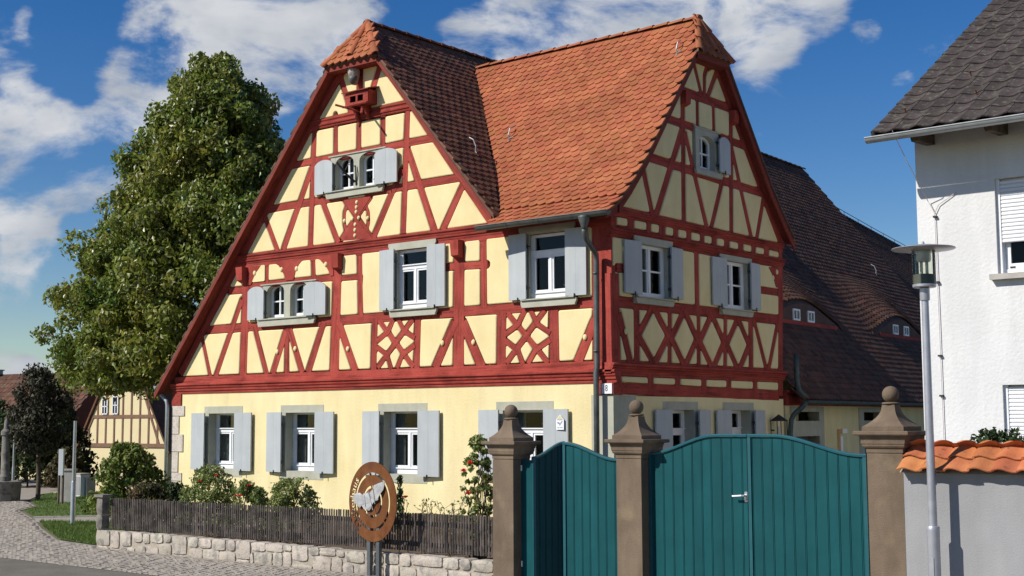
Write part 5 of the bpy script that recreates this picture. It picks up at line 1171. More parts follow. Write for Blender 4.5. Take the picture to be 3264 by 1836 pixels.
# ================================================================ street lamp
def street_lamp():
    c = (7.925, -6.70, 0); t = thing('street_lamp', 'tall grey street lamp with glass cylinder and flat disc hood before the garden wall', 'street lamp', c)
    P = lambda prof, name, mat, n=24: MB().lathe(prof, c, n).build(name, mat, t, smooth=False)
    o = P([(.052, -.1), (.052, .80), (.053, .84), (.053, .866), (.049, .872), (.036, .875)], 'base', 'lamp_metal'); shade(o.data, 35)
    o = P([(.036, .874), (.036, .9), (.030, 2.74)], 'pole', 'lamp_metal'); shade(o.data, 35)
    o = P([(.040, 2.735), (.041, 2.74), (.041, 2.835), (.036, 2.84)], 'sleeve', 'lamp_metal'); shade(o.data, 35)
    o = P([(.036, 2.841), (.092, 2.843), (.097, 2.850), (.097, 2.868), (.090, 2.872)], 'rim', 'lamp_metal'); shade(o.data, 35)
    o = P([(.088, 2.873), (.088, 2.95), (.06, 2.955)], 'ballast_ring', 'lamp_dark'); shade(o.data, 35)
    V = []; n = 28
    for r, z in ((.096, 2.870), (.096, 3.150)):
        for j in range(n): V.append((c[0]+r*math.cos(2*math.pi*j/n), c[1]+r*math.sin(2*math.pi*j/n), z))
    MB().add(V, [(j, (j+1) % n, n+(j+1) % n, n+j) for j in range(n)]).build('glass_cylinder', 'lamp_glass', t, smooth=True)
    for dx, dy in ((-.022, 0), (.022, .01)):
        MB().tube([(c[0]+dx, c[1]+dy, 2.956), (c[0]+dx, c[1]+dy, 3.07)], .013, 10).build('lamp_tube', 'lamp_tube', t, smooth=True)
    o = MB().lathe([(.055, 3.06), (.06, 3.08), (.06, 3.149)], c, 20).build('reflector', 'lamp_metal', t); shade(o.data, 35)
    o = P([(.10, 3.148), (.255, 3.163), (.262, 3.168), (.256, 3.174), (.12, 3.196), (.03, 3.202)], 'hood', 'lamp_metal', 40); shade(o.data, 35)
    P([(.012, 3.20), (.012, 3.225), (.004, 3.232)], 'knob', 'lamp_metal', 10)
    MB().box(c[0]-.018, c[0]+.018, c[1]-.0545, c[1]-.052, .40, .62).build('service_door', 'lamp_metal', t)
    return t
street_lamp()

# ================================================================ round rusty sign
sg = thing('round_sign', 'round rusty steel sign with cut-out rings, lettering and a grey map shape on two posts', 'sign', (1.30, -6.60, 0))
SC = Vector((1.295, -6.60, .838)); SR = .452; ROT = Matrix.Rotation(rad(-8), 4, 'Z')
def sp(u, z, n): p = ROT @ Vector((u, -n, z)); return SC+p
def ring(m, r0, r1, a0, a1, n0, n1, k):
    V = []; 
    for i in range(k+1):
        a = a0+(a1-a0)*i/k
        for r, n_ in ((r0, n0), (r1, n0), (r1, n1), (r0, n1)): V.append(sp(r*math.cos(a), r*math.sin(a), n_))
    F = [(i*4+j, i*4+(j+1) % 4, (i+1)*4+(j+1) % 4, (i+1)*4+j) for i in range(k) for j in range(4)]
    if abs(a1-a0) < 6.28: F += [(3, 2, 1, 0), tuple(range(4*k, 4*k+4))]
    m.add(V, F)
T2 = 2*math.pi; th_ = .004
m = MB(); ring(m, SR*.73, SR, 0, T2, -th_, th_, 72); outer = m.build('outer_ring', 'corten', sg)
m = MB(); ring(m, SR*.405, SR*.662, 0, T2, -th_, th_, 64); m.build('inner_ring', 'corten', sg)
m = MB(); V = [sp(SR*.340*math.cos(T2*i/40), SR*.340*math.sin(T2*i/40), s_) for s_ in (-th_, th_) for i in range(40)]; m.add(V, [tuple(range(40)), tuple(range(40, 80))[::-1]]+[(i, (i+1) % 40, 40+(i+1) % 40, 40+i) for i in range(40)]); m.build('disc', 'corten', sg)
for a, r0_, r1_, w_ in [(a, .661, .731, 1.5) for a in (80, 100, 262, 278, 225, 315)]+[(a, .339, .406, 3) for a in (84, 96, 255, 285)]:
    m = MB(); ring(m, SR*r0_, SR*r1_, rad(a-w_), rad(a+w_), -th_+.0004, th_-.0004, 1); m.build('bridge', 'corten', sg)
# lettering cut through the outer ring, reading up the left rim
letters = 'Bäckerhaus'; cut = []
for i, ch in enumerate(letters):
    a = rad(229-[0, 11.5, 21.5, 31, 40.5, 50, 57.5, 67, 77, 87][i])
    mw = Matrix.Translation(SC) @ ROT @ Matrix.Rotation(rad(90), 4, 'X') @ Matrix.Rotation(a-math.pi/2, 4, 'Z') @ Matrix.Translation((0, SR*.855, 0))
    o = text_mesh(ch, .128, 'ink', None, mw, extrude=.03, bold=.0035); cut.append(o)
try:
    dg = bpy.context.evaluated_depsgraph_get()
    me = bpy.data.meshes.new('cutters'); bm = bmesh.new()
    for o in cut: bm.from_mesh(o.data)
    bm.to_mesh(me); bm.free(); co = bpy.data.objects.new('cutters', me); COL.objects.link(co)
    md = outer.modifiers.new('b', 'BOOLEAN'); md.object = co; md.operation = 'DIFFERENCE'; md.solver = 'EXACT'; md.use_self = True
    dg = bpy.context.evaluated_depsgraph_get(); dg.update(); nm = bpy.data.meshes.new_from_object(outer.evaluated_get(dg))
    outer.modifiers.clear()
    if len(nm.polygons) > 100: outer.data = nm
    bpy.data.objects.remove(co)
except Exception as e: print('boolean failed', e)
for o in cut: bpy.data.objects.remove(o)
shape = [(640,415),(600,410),(555,425),(480,465),(470,530),(440,572),(412,590),(402,545),(385,590),(335,597),(325,625),(300,615),(265,595),(215,606),(185,630),(165,695),(180,745),(230,785),(245,812),(265,830),(300,790),(340,840),(370,850),(410,865),(440,825),(447,790),(490,720),(545,690),(558,640),(590,590),(620,530),(636,460)]
poly = [((x-430)/362*SR, (725-y)/617*SR) for x, y in shape]
m = MB(); k = len(poly); V = [sp(u, z, .030+.007*math.sin(u*38+z*9)) for u, z in poly]+[sp(u, z, .036+.007*math.sin(u*38+z*9)) for u, z in poly]; m.add(V, [tuple(range(k)), tuple(range(k, 2*k))]+[(i, (i+1) % k, k+(i+1) % k, k+i) for i in range(k)]); m.build('map_plate', 'map_plate', sg)
for (u0, z0, u1, z1) in ((-.03, .12, .06, -.09), (.06, .15, .10, -.02), (-.10, .07, -.08, -.06)):
    m = MB(); m.tube([sp(u0, z0, .042), sp(u1, z1, .042)], .005, 5); m.build('fold', 'map_plate', sg)
for u in (-.12, .12): m = MB(); m.tube([sp(u, .0+.1*u, -.004), sp(u, .0+.1*u, .030)], .008, 6); m.build('spacer', 'iron', sg)
for u in (-.085, .085):
    p = sp(u, 0, -.03); m = MB(); m.box(p.x-.024, p.x+.024, p.y-.024, p.y+.024, -.1, .80); m.build('post', 'post_grey', sg)

# ================================================================ white house on the right
wh = thing('white_house', 'white rendered house with brown tiled roof and half-lowered roller shutters', 'house', (5, .2, 0))
WY, WX = .2, 5.02; wh_h = [(6.10, 7.35, 3.65, 4.93), (6.10, 7.35, .95, 2.19), (9.0, 10.2, 3.65, 4.93)]
WF = lambda u, z, n: (u, WY-n, z); wall_plate('wall', WF, wh, lambda z: (WX, 15), -.1, 5.75, wh_h, 'render_white', -.3, 0)
m = MB(); m.box(WX+.002, WX+.3, WY+.301, 9.5, -.1, 5.6); m.add([(WX+.002, WY, 5.6), (WX+.3, WY, 5.6), (WX+.3, 9.5, 5.6), (WX+.002, 9.5, 5.6), (WX+.002, 4.8, 8.5), (WX+.3, 4.8, 8.5)], [(0, 1, 5, 4), (3, 2, 5, 4), (0, 3, 4), (1, 2, 5)]); m.build('gable_wall', 'render_white', wh)
m = MB(); m.box(WX+.3, 15, 2.5, 2.6, 0, 5.6); m.build('interior_wall', 'room', wh)
for i, (u0, u1, z0, z1) in enumerate(wh_h):
    s = MB(); fw = .07
    for q in ((u0, u0+fw, z0, z1), (u1-fw, u1, z0, z1), (u0+fw, u1-fw, z1-fw, z1), (u0+fw, u1-fw, z0, z0+fw)): bar(s, WF, *q, -.19, -.12)
    wn = s.build('window', 'white_paint', wh); s = MB()
    for q in ((u0+fw+.005, u0+fw+.065, z0+fw+.005, z1-fw-.005), (u1-fw-.065, u1-fw-.005, z0+fw+.005, z1-fw-.005), (u0+fw+.065, u1-fw-.065, z0+fw+.005, z0+fw+.075), ((u0+u1)/2-.05, (u0+u1)/2+.05, z0+fw+.075, z1-fw-.005)): bar(s, WF, *q, -.18, -.135)
    s.build('sash', 'white_paint', wn); p = MB(); bar(p, WF, u0+fw+.03, u1-fw-.03, z0+fw+.03, z1-fw-.01, -.160, -.154); p.build('pane', 'glass', wn)
    zb = z0+.46 if i == 0 else z0+.02; z = z1-.03
    gd = MB(); bar(gd, WF, u0+.001, u0+.05, z0+.001, z1-.001, -.119, -.05); gd.build('guide_rail', 'white_paint', wn); gd = MB(); bar(gd, WF, u1-.05, u1-.001, z0+.001, z1-.001, -.119, -.05); gd.build('guide_rail', 'white_paint', wn)
    while z > zb:
        s = MB(); s.prism([(-.072, z), (-.060, z-.012), (-.060, z-.040), (-.072, z-.050), (-.082, z-.050), (-.082, z)], lambda n_, zz, u: WF(u, zz, n_), u0+.051, u1-.051); s.build('roller_slat', 'roller', wn); z -= .052
    s = MB(); bar(s, WF, u0-.08, u1+.08, z0-.075, z0-.0005, -.02, .10); bar(s, WF, u0, u1, z0-.06, z0-.0006, -.119, -.0205); s.build('sill', 'concrete', wn)
    s = MB(); bar(s, WF, u0+.12, u0+.19, z0+.085, z0+.105, -.134, -.128); s.build('vent_slot', 'ink', wn)
# roof
RS = math.atan(.62); U = Vector((0, math.cos(RS), math.sin(RS))); Nn = Vector((0, -math.sin(RS), math.cos(RS))); E0 = Vector((4.74, -.50, 5.60))
m = MB(); L_ = 6.1; P = [E0, E0+Vector((10, 0, 0)), E0+Vector((10, 0, 0))+U*L_, E0+U*L_]; m.hexa([p-Nn*.10 for p in P], [p-Nn*.01 for p in P]); P2 = [Vector((p.x, 10.0-p.y-.0, p.z)) for p in P]; m.hexa([p-Vector((0, 0, .1)) for p in P2], P2); wr = m.build('roof', 'roof_under', wh)
def wave_tile(w_=.33, ln=.40, th=.018, k=8):
    V = []
    for zoff in (th, 0):
        for y in (0, ln):
            for i in range(k+1):
                u = i/k; x = -w_/2+w_*u; z = .022*math.cos(2*math.pi*u)+.020*(1-y/ln); yy = y-(.018*math.cos(2*math.pi*u) if y == 0 else 0); V.append((x, yy, z+zoff+.01))
    s = k+1; F = [(i, i+1, s+i+1, s+i) for i in range(k)]+[(2*s+i+1, 2*s+i, i, i+1)[::-1] for i in range(k)]+[(0, s, 3*s, 2*s), (k, 2*s+k, 3*s+k, s+k)]
    return np.array(V), F
pl = []; nrow = 17
for r in range(nrow):
    for c in range(16): pl.append((E0+Vector((.165+c*.30+(.15 if r % 2 else 0)*0, 0, 0))+U*(.345*r-.02), Vector((1, 0, 0)), U, Nn))
lay_tiles('roof_tile', pl, 'tile_grey', wr, wave_tile(), 290)
for o in wr.children:
    if o.data and o.name.startswith('roof_tile'): shade(o.data, 40); break
for r in range(nrow):
    q = E0+U*(.345*r); mm = MB(); mm.hexa([q+Vector((-.035, 0, 0))+Nn*-.08, q+Vector((.02, 0, 0))+Nn*-.08, q+Vector((.02, 0, 0))+U*.37-Nn*.08, q+Vector((-.035, 0, 0))+U*.37-Nn*.08], [q+Vector((-.035, 0, 0))+Nn*.055, q+Vector((.02, 0, 0))+Nn*.055, q+Vector((.02, 0, 0))+U*.37+Nn*.035, q+Vector((-.035, 0, 0))+U*.37+Nn*.035]); mm.build('verge_tile', 'tile_grey', wr)
gutter((4.66, -.56, 5.55), (14.5, -.56, 5.59), (0, -1, 0), wh, r=.07, mat='zinc_bright')
for x in (5.25, 6.25, 7.25): m = MB(); m.hexa([(x-.05, -.34, 5.47), (x+.05, -.34, 5.47), (x+.06, .199, 5.50), (x-.06, .199, 5.50)], [(x-.06, -.38, 5.56), (x+.06, -.38, 5.56), (x+.06, .199, 5.90), (x-.06, .199, 5.90)]); m.build('rafter_end', 'bark', wh)
for (x, r) in ((5.0, .6), (5.55, 1.8), (6.3, 3.0), (5.9, .9)):
    p = E0+Vector((x-4.74, 0, 0))+U*r; m = MB(); m.tube([p+Nn*.04, p+Nn*.11, p+Nn*.12-U*.06], .010, 5); m.build('snow_hook', 'corten', wr)
m = MB(); lx = 5.28
m.tube([(5.05, -.60, 5.60), (5.12, -.3, 5.2), (5.20, .16, 4.72), (lx, .175, 4.55), (lx+.01, .175, 3.0), (lx+.02, .175, .2)], .0055, 6); m.tube([(lx+.30, .18, 4.80), (lx+.06, .175, 4.66), (lx, .175, 4.55)], .0055, 6); m.build('lightning_conductor', 'cable', wh)
for z in (4.5, 2.6, 2.06, 3.6): m = MB(); m.box(lx-.02, lx+.03, .155, .199, z-.012, z+.012); m.build('cable_clip', 'iron', wh)
# ================================================================ the long barn behind
BA = rad(4); bo = Vector((0, 5.72, 0)); bal = Vector((-math.sin(BA), math.cos(BA), 0)); bn = Vector((math.cos(BA), math.sin(BA), 0))
barn = thing('barn', 'long yellow farm building with steep brown tiled roof and swept dormers behind the house', 'barn', tuple(bo))
BF = lambda u, z, n: tuple(bo+bal*u+bn*n+Vector((0, 0, z)))
BS, BE, BOFF, BLEN = 1.236, 2.12, .32, 14.0       # slope, eave height, eave overhang, length
def bump(u, off):
    """height of the swept dormers above the plain roof"""
    h = 0
    for (u0, o0, w_, H_, D_) in DORM:
        if off >= o0-1e-6 and abs(u-u0) < w_:
            g = .5+.5*math.cos(math.pi*(u-u0)/w_); t = max(0, 1-(off-o0)/D_); h = max(h, H_*(g**.85)*t)
    return h
DORM = [(3.35, 1.02, 2.5, .50, 1.35), (9.45, 1.02, 2.3, .50, 1.35), (3.9, 3.3, 2.5, .50, 1.3)]
def bz(u, off): return BE+BS*(off+BOFF)+bump(u, off)
def bp(u, off, dz=0): return bo+bal*u-bn*off+Vector((0, 0, bz(u, off)+dz))
wall_h = [(.42, 1.58, 1.72, 1.90), (.42, 1.58, .3, 1.42), (4.0, 5.2, 1.72, 1.90), (4.0, 5.2, .3, 1.50)]
wall_plate('wall', BF, barn, lambda z: (0, BLEN), -.1, 2.02, wall_h, 'plaster_wall', -.3, -.01)
for (u0, u1) in ((.2, 1.82), (3.75, 5.4)):
    m = MB(); a, b = (.42, 1.58) if u0 < 1 else (4.0, 5.2)
    for (p, q, z0, z1) in ((u0, a, 0, 2.0), (b, u1, 0, 2.0), (a, b, 1.90, 2.0), (a, b, 1.42 if u0 < 1 else 1.5, 1.72)): bar(m, BF, p, q, z0, z1, -.28, .012)
    d = m.build('door_surround', 'stone_frame', barn)
    m = MB(); bar(m, BF, a, b, .0, 1.42 if u0 < 1 else 1.5, -.24, -.2); m.build('door', 'lamp_dark', d); m = MB(); bar(m, BF, a, b, 1.72, 1.90, -.22, -.214); m.build('pane', 'glass', d); m = MB(); bar(m, BF, a+.24, a+.27, 1.72, 1.90, -.212, -.19); m.build('glazing_bar', 'iron', d)
m = MB(); m.box(-8, -.5, 6, 19, 0, .01); bar(m, BF, .3, BLEN-.3, 0, 2, -1.3, -1.2); m.build('interior_wall', 'room', barn)
profile_bar(BF, 'eaves_beam', [(-.3, 2.021), (.04, 2.021), (.04, 2.20), (.0, 2.24), (.06, 2.27), (.06, 2.31), (-.3, 2.31)], -.02, BLEN, barn, 'timber', 24)
# roof deck as a swept sheet
nu, no = 112, 46; OM = 5.5; offs = []
o_ = -BOFF
oset = sorted(set([round(-BOFF+i*(OM+BOFF)/no, 4) for i in range(no+1)]+[1.019, 1.02, 3.299, 3.3]))
V = []; 
for o_ in oset:
    for i in range(nu+1): V.append(bp(BLEN*i/nu, o_, -.02))
m = MB(); m.add(V, [(j*(nu+1)+i, j*(nu+1)+i+1, (j+1)*(nu+1)+i+1, (j+1)*(nu+1)+i) for j in range(len(oset)-1) for i in range(nu)])
# back slope and gable end
rp = lambda u, o, z: tuple(bo+bal*u-bn*o+Vector((0, 0, z))); zr = bz(0, OM)
m.add([rp(0, OM, zr), rp(BLEN, OM, zr), rp(BLEN, 11, BE), rp(0, 11, BE)], [(0, 1, 2, 3)])
broof = m.build('roof', 'roof_under', barn, fix=False)
m = MB(); m.add([rp(BLEN-.1, .05, -.1), rp(BLEN-.1, 10.9, -.1), rp(BLEN-.1, 10.9, BE), rp(BLEN-.1, OM, zr-.1), rp(BLEN-.1, 0.05, BE+.3)], [(0, 1, 2, 3, 4)]); m.build('gable_wall', 'plaster_wall', barn, fix=False)
PL = []; th = math.atan(BS); row = 0; s = -.02; TOT = (OM+BOFF)/math.cos(th)
while s < TOT-.1:
    off = -BOFF+s*math.cos(th); u = .09+(.09 if row % 2 else 0)
    while u < BLEN:
        e = .05; p = bp(u, off); pu = bp(u, off+.06); pa = bp(min(u+e, BLEN), off); pb = bp(u-e, off)
        if not any(abs(u-d[0]) < d[2]*.8 and d[1]-.075 < off < d[1]-.001 for d in DORM):
            U_ = (pu-p).normalized(); A_ = (pa-pb).normalized(); N_ = A_.cross(U_)
            if N_.z < 0: N_ = -N_; A_ = -A_
            if N_.z > .2: PL.append((p, A_, U_, N_.normalized()))
        u += .185
    s += .150; row += 1
lay_tiles('roof_tile', PL, 'tile_barn', broof, TILE, 300)
# dormer fronts
for (u0, o0, w_, H_, D_) in DORM:
    fz = bz(u0-w_, o0-.002); dm = MB(); k = 24; P = []
    poly = [(u0-w_*.92+w_*1.84*i/k, bz(u0-w_*.92+w_*1.84*i/k, o0)-.03) for i in range(k+1)]; base = BE+BS*(o0+BOFF)-.02
    V = [rp(u, o0+.004, base) for u, z in poly]+[rp(u, o0+.004, max(z, base+.002)) for u, z in poly]
    dm.add(V, [(i, i+1, k+1+i+1, k+1+i) for i in range(k)]); dorm = dm.build('dormer_front', 'timber', barn, fix=False)
    for s_ in (-.62, .16):
        a, b = u0+s_, u0+s_+.36; za, zb = base+.11, base+.36
        fm = MB(); DF = lambda u, z, n: rp(u, o0-n, z)
        for q in ((a, a+.04, za, zb), (b-.04, b, za, zb), (a+.04, b-.04, za, za+.04), (a+.04, b-.04, zb-.04, zb), ((a+b)/2-.015, (a+b)/2+.015, za+.04, zb-.04)): bar(fm, DF, *q, -.02, .03)
        wn = fm.build('window', 'white_paint', dorm); pm_ = MB(); bar(pm_, DF, a+.03, b-.03, za+.03, zb-.03, .004, .010); pm_.build('pane', 'glass', wn)
    sb = MB(); bar(sb, lambda u, z, n: rp(u, o0-n, z), u0-w_*.7, u0+w_*.7, base+.02, base+.10, -.01, .05); sb.build('sill_board', 'timber', dorm)
ridge_run(bp(.2, OM, .03), bp(BLEN, OM, .03), broof, 'tile_barn')
gutter(bo+bal*.1+bn*(BOFF+.05)+Vector((0, 0, BE-.02)), bo+bal*BLEN+bn*(BOFF+.05)+Vector((0, 0, BE-.02)), bn, barn, r=.065, mat='copper_old')
hk = bp(12.0, 2.6, .02); hook(hk, (.78, .05, .62), (-.62, -.04, .78), broof)
# lower farm building beyond
far = thing('far_barn', 'farther barn with sunlit reddish tiled roof rising behind the long brown roof', 'barn', tuple(bo+bal*20))
a2 = rad(12); fl_ = Vector((-math.sin(a2), math.cos(a2), 0)); fn_ = Vector((math.cos(a2), math.sin(a2)-.0, 0)); fo = bo+bal*16.2-bn*.2
FBp = lambda u, off, z: fo+fl_*u-fn_*off+Vector((0, 0, z))
m = MB(); FE, FS, FO = 2.6, 1.08, 5.4
m.hexa([FBp(0, -.3, FE-.3), FBp(16, -.3, FE-.3), FBp(16, FO, FE+FS*FO-.1), FBp(0, FO, FE+FS*FO-.1)], [FBp(0, -.3, FE-.25), FBp(16, -.3, FE-.25), FBp(16, FO, FE+FS*FO), FBp(0, FO, FE+FS*FO)]); m.add([FBp(0, FO, FE+FS*FO), FBp(16, FO, FE+FS*FO), FBp(16, 11, FE), FBp(0, 11, FE)], [(0, 1, 2, 3)]); fr_ = m.build('roof', 'roof_under', far, fix=False)
m = MB(); m.hexa([FBp(0.1, 0, -.1), FBp(16, 0, -.1), FBp(16, 10.6, -.1), FBp(.1, 10.6, -.1)], [FBp(.1, 0, FE), FBp(16, 0, FE), FBp(16, 10.6, FE), FBp(.1, 10.6, FE)]); m.build('wall', 'plaster_wall', far)
PL = []; Uf = (FBp(0, 1, FS)-FBp(0, 0, 0)).normalized(); Nf = fl_.cross(Uf); Nf = Nf if Nf.z > 0 else -Nf; row = 0; s = 0
while s < (FO+.3)/math.cos(math.atan(FS))-.1:
    off = -.3+s*math.cos(math.atan(FS)); u = .1+(.09 if row % 2 else 0)
    while u < 15.9: PL.append((FBp(u, off, FE+FS*off-.0), fl_, Uf, Nf)); u += .185
    s += .155; row += 1
lay_tiles('roof_tile', PL, 'tile_barn', fr_, TILE, 0)
m = MB(); m.tube([FBp(0, FO, FE+FS*FO+.22), FBp(8, FO, FE+FS*FO+.20), FBp(16, FO, FE+FS*FO+.22)], .012, 5)
for i in range(8): m.tube([FBp(1+i*2, FO, FE+FS*FO), FBp(1+i*2, FO, FE+FS*FO+.21)], .010, 5)
m.build('lightning_conductor', 'iron', far)
ridge_run(FBp(0, FO, FE+FS*FO+.03), FBp(16, FO, FE+FS*FO+.03), fr_, 'tile_barn', ln=.4)
# small fittings on the yard walls
lt = thing('wall_lantern', 'small dark wall lantern with pitched hood beside the downpipe in the yard', 'lantern', (.1, 5.1, 1.4))
m = MB(); m.add([SI(5.0, 1.72, .03), SI(5.28, 1.72, .03), SI(5.28, 1.72, .28), SI(5.0, 1.72, .28), SI(5.14, 1.85, .155)], [(0, 1, 2, 3), (0, 1, 4), (1, 2, 4), (2, 3, 4), (3, 0, 4)]); m.build('hood', 'iron', lt)
for (a, b) in ((5.02, .05), (5.26, .05), (5.02, .26), (5.26, .26)): m = MB(); m.tube([SI(a, 1.42, b), SI(a, 1.72, b)], .010, 5); m.build('frame_bar', 'iron', lt)
m = MB(); m.add([SI(5.02, 1.42, .05), SI(5.26, 1.42, .05), SI(5.26, 1.42, .26), SI(5.02, 1.42, .26)]+[SI(5.02, 1.40, .05), SI(5.26, 1.40, .05), SI(5.26, 1.40, .26), SI(5.02, 1.40, .26)], [(0, 1, 2, 3), (4, 5, 6, 7), (0, 1, 5, 4), (1, 2, 6, 5), (2, 3, 7, 6), (3, 0, 4, 7)]); m.build('base', 'iron', lt)
m = MB(); m.tube([SI(5.14, 1.42, .155), SI(5.14, 1.62, .155)], .03, 8); m.build('candle_lamp', 'lamp_tube', lt); m = MB(); m.tube([SI(5.14, 1.55, 0), SI(5.14, 1.55, .05)], .015, 6); m.build('arm', 'iron', lt)
nb_ = thing('notice_board', 'orange and white notice panel hanging on the yellow barn wall', 'notice', tuple(bo+bal*2.7+Vector((0, 0, 1.1))))
m = MB(); bar(m, BF, 2.55, 3.0, .95, 1.55, .0, .02); m.build('panel', 'emblem_yellow', nb_); m = MB(); bar(m, BF, 2.55, 2.62, .95, 1.55, .0205, .024); bar(m, BF, 2.621, 2.75, 1.45, 1.55, .0205, .024); m.build('border', 'notice_orange', nb_); m = MB(); bar(m, BF, 2.64, 2.76, 1.05, 1.40, .0205, .024); bar(m, BF, 2.76, 3.0, 1.46, 1.55, .0205, .0236); m.build('paper', 'plate_white', nb_)

# ================================================================ plants
def leaf_mesh(name, pts, nrm, size, mat, parent, droop=.4, rv=.35, aspect=1.3, **kw):
    """one quad-pair leaf per point, turned partly to the crown's outside, each with its own tint"""
    k = len(pts); pts = np.asarray(pts); s = size*RNG.uniform(1-rv, 1+rv, k)[:, None]
    n = np.asarray(nrm)+RNG.normal(0, .75, (k, 3)); n /= np.linalg.norm(n, axis=1)[:, None]
    t = RNG.normal(0, .6, (k, 3))+np.array([0, 0, -droop*2]); t -= n*(t*n).sum(1)[:, None]; t /= np.linalg.norm(t, axis=1)[:, None]+1e-9; b = np.cross(n, t)
    fold = n*(s*.12)
    V = np.stack([pts-t*s*aspect*.5, pts+b*s*.42-fold-t*s*.08, pts+t*s*aspect*.62, pts-b*s*.42-fold-t*s*.08], 1).reshape(-1, 3)
    i4 = np.arange(k)*4; F = np.concatenate([np.stack([i4, i4+1, i4+2], 1), np.stack([i4, i4+2, i4+3], 1)])
    me = bpy.data.meshes.new(name); me.from_pydata(V.tolist(), [], F.tolist()); a = me.attributes.new('rnd', 'FLOAT', 'FACE'); r = RNG.uniform(0, 1, k).astype(np.float32); a.data.foreach_set('value', np.concatenate([r, r]))
    me.materials.append(MATS[mat]); o = bpy.data.objects.new(name, me); link(o, parent); return tag(o, **kw)
def clump_points(centres, radii, per):
    P = []; Nn = []
    for c, r, k in zip(centres, radii, per):
        d = RNG.normal(0, 1, (k, 3)); d /= np.linalg.norm(d, axis=1)[:, None]; rr = r*RNG.uniform(.25, 1, k)[:, None]**.6; P.append(np.array(c)+d*rr*np.array([1, 1, .85])); Nn.append(d)
    return np.concatenate(P), np.concatenate(Nn)
def limb(m, a, b, r0, r1, k=5, j=.15):
    a, b = Vector(a), Vector(b); L0 = (b-a).length; pts = [a.lerp(b, i/k)+Vector((random.gauss(0, j), random.gauss(0, j), random.gauss(0, j*.5)))*(L0*.12 if 0 < i < k else 0) for i in range(k+1)]
    m.tube(pts, [r0+(r1-r0)*i/k for i in range(k+1)], 8)
def tree(name, label, base, prof, nclump, crad, per, leaf, lsize, mats, trunk_r, seed, group=None, cat='tree', drift=(0, 0), gap=.0, fork=.25, clip=None):
    """prof: [(z, radius)] crown envelope above the base; clumps fill a shell of it"""
    global RNG
    RNG = np.random.default_rng(seed); random.seed(seed); t = thing(name, label, cat, tuple(base), group); B_ = Vector(base); zs = np.array([p[0] for p in prof]); rs = np.array([p[1] for p in prof])
    zmin, zmax = zs[0], zs[-1]; zz = np.linspace(zmin, zmax, 200); wgt = np.interp(zz, zs, rs)**1.2+.35; wgt /= wgt.sum(); C_ = []; R_ = []; K_ = []
    for i in range(nclump):
        z = RNG.choice(zz, p=wgt); r = np.interp(z, zs, rs); a = RNG.uniform(0, 2*math.pi); q = r*math.sqrt(RNG.uniform(.30, 1.0))*RNG.uniform(.86, 1.06); cr_ = crad*RNG.uniform(.65, 1.25); q = max(0, q-cr_*.45); f = (z-zmin)/(zmax-zmin)
        if clip and clip(B_.x+q*math.cos(a), B_.y+q*math.sin(a), B_.z+z): continue
        C_.append((B_.x+q*math.cos(a)+drift[0]*f, B_.y+q*math.sin(a)+drift[1]*f, B_.z+z)); R_.append(cr_); K_.append(int(per*RNG.uniform(.6, 1.3)))
    P, Nn = clump_points(C_, R_, K_); leaf_mesh('crown', P, Nn, lsize, mats, t)
    m = MB(); top = B_+Vector((drift[0]*.8, drift[1]*.8, zmin+(zmax-zmin)*.85)); fk = zmin+(zmax-zmin)*fork*.4
    limb(m, B_-Vector((0, 0, .3)), B_+Vector((0, 0, fk)), trunk_r*1.2, trunk_r*.85, 4, .05); limb(m, B_+Vector((0, 0, fk-.05)), top, trunk_r*.85, trunk_r*.12, 8, .08)
    idx = RNG.choice(len(C_), min(len(C_), 34), replace=False)
    for i in idx:
        c = Vector(C_[i]); hz = B_.z+fk+(c.z-B_.z-fk)*.55; f = max(0, (hz-B_.z-zmin)/(zmax-zmin)); st = Vector((B_.x+drift[0]*f*.8, B_.y+drift[1]*f*.8, max(hz, B_.z+fk*.9))); limb(m, st, c, trunk_r*.32*(1.1-f), trunk_r*.05, 5, .2)
    m.build('trunk', 'bark', t, smooth=True); return t
tb = at(715, 1346, 38.5); tb.z = -.2
def low_right(x, y, z):     # the lowest boughs on the house side were pruned
    s = (Vector((x, y, 0))-tb).dot(rgt_h); return z < (2.8+max(0, s+2.0)*.1 if s > -4.25 else 1.95)
tree('lime_tree', 'tall full lime tree with yellow-green leaves rising behind the low eave of the timber-framed house', tb, [(1.4, 3.9), (2.0, 4.8), (3.2, 5.0), (4.2, 5.0), (5.2, 4.8), (6.4, 4.25), (7.6, 3.65), (8.8, 3.0), (10.2, 2.45), (11.3, 1.75), (12.4, .8)], 1150, .50, 230, 'leaf', .104, 'leaf_lime', .32, 11, clip=low_right, drift=(-.55*rgt_h.x, -.55*rgt_h.y))
pb = at(125, 1420, 31); pb.z = 0
tree('plum_tree', 'young dark purple-leaved tree with thin straight trunk on the verge', pb, [(1.1, .45), (1.5, .72), (2.0, .80), (2.5, .62), (2.9, .25)], 70, .28, 110, 'leaf', .07, 'leaf_plum', .05, 12)
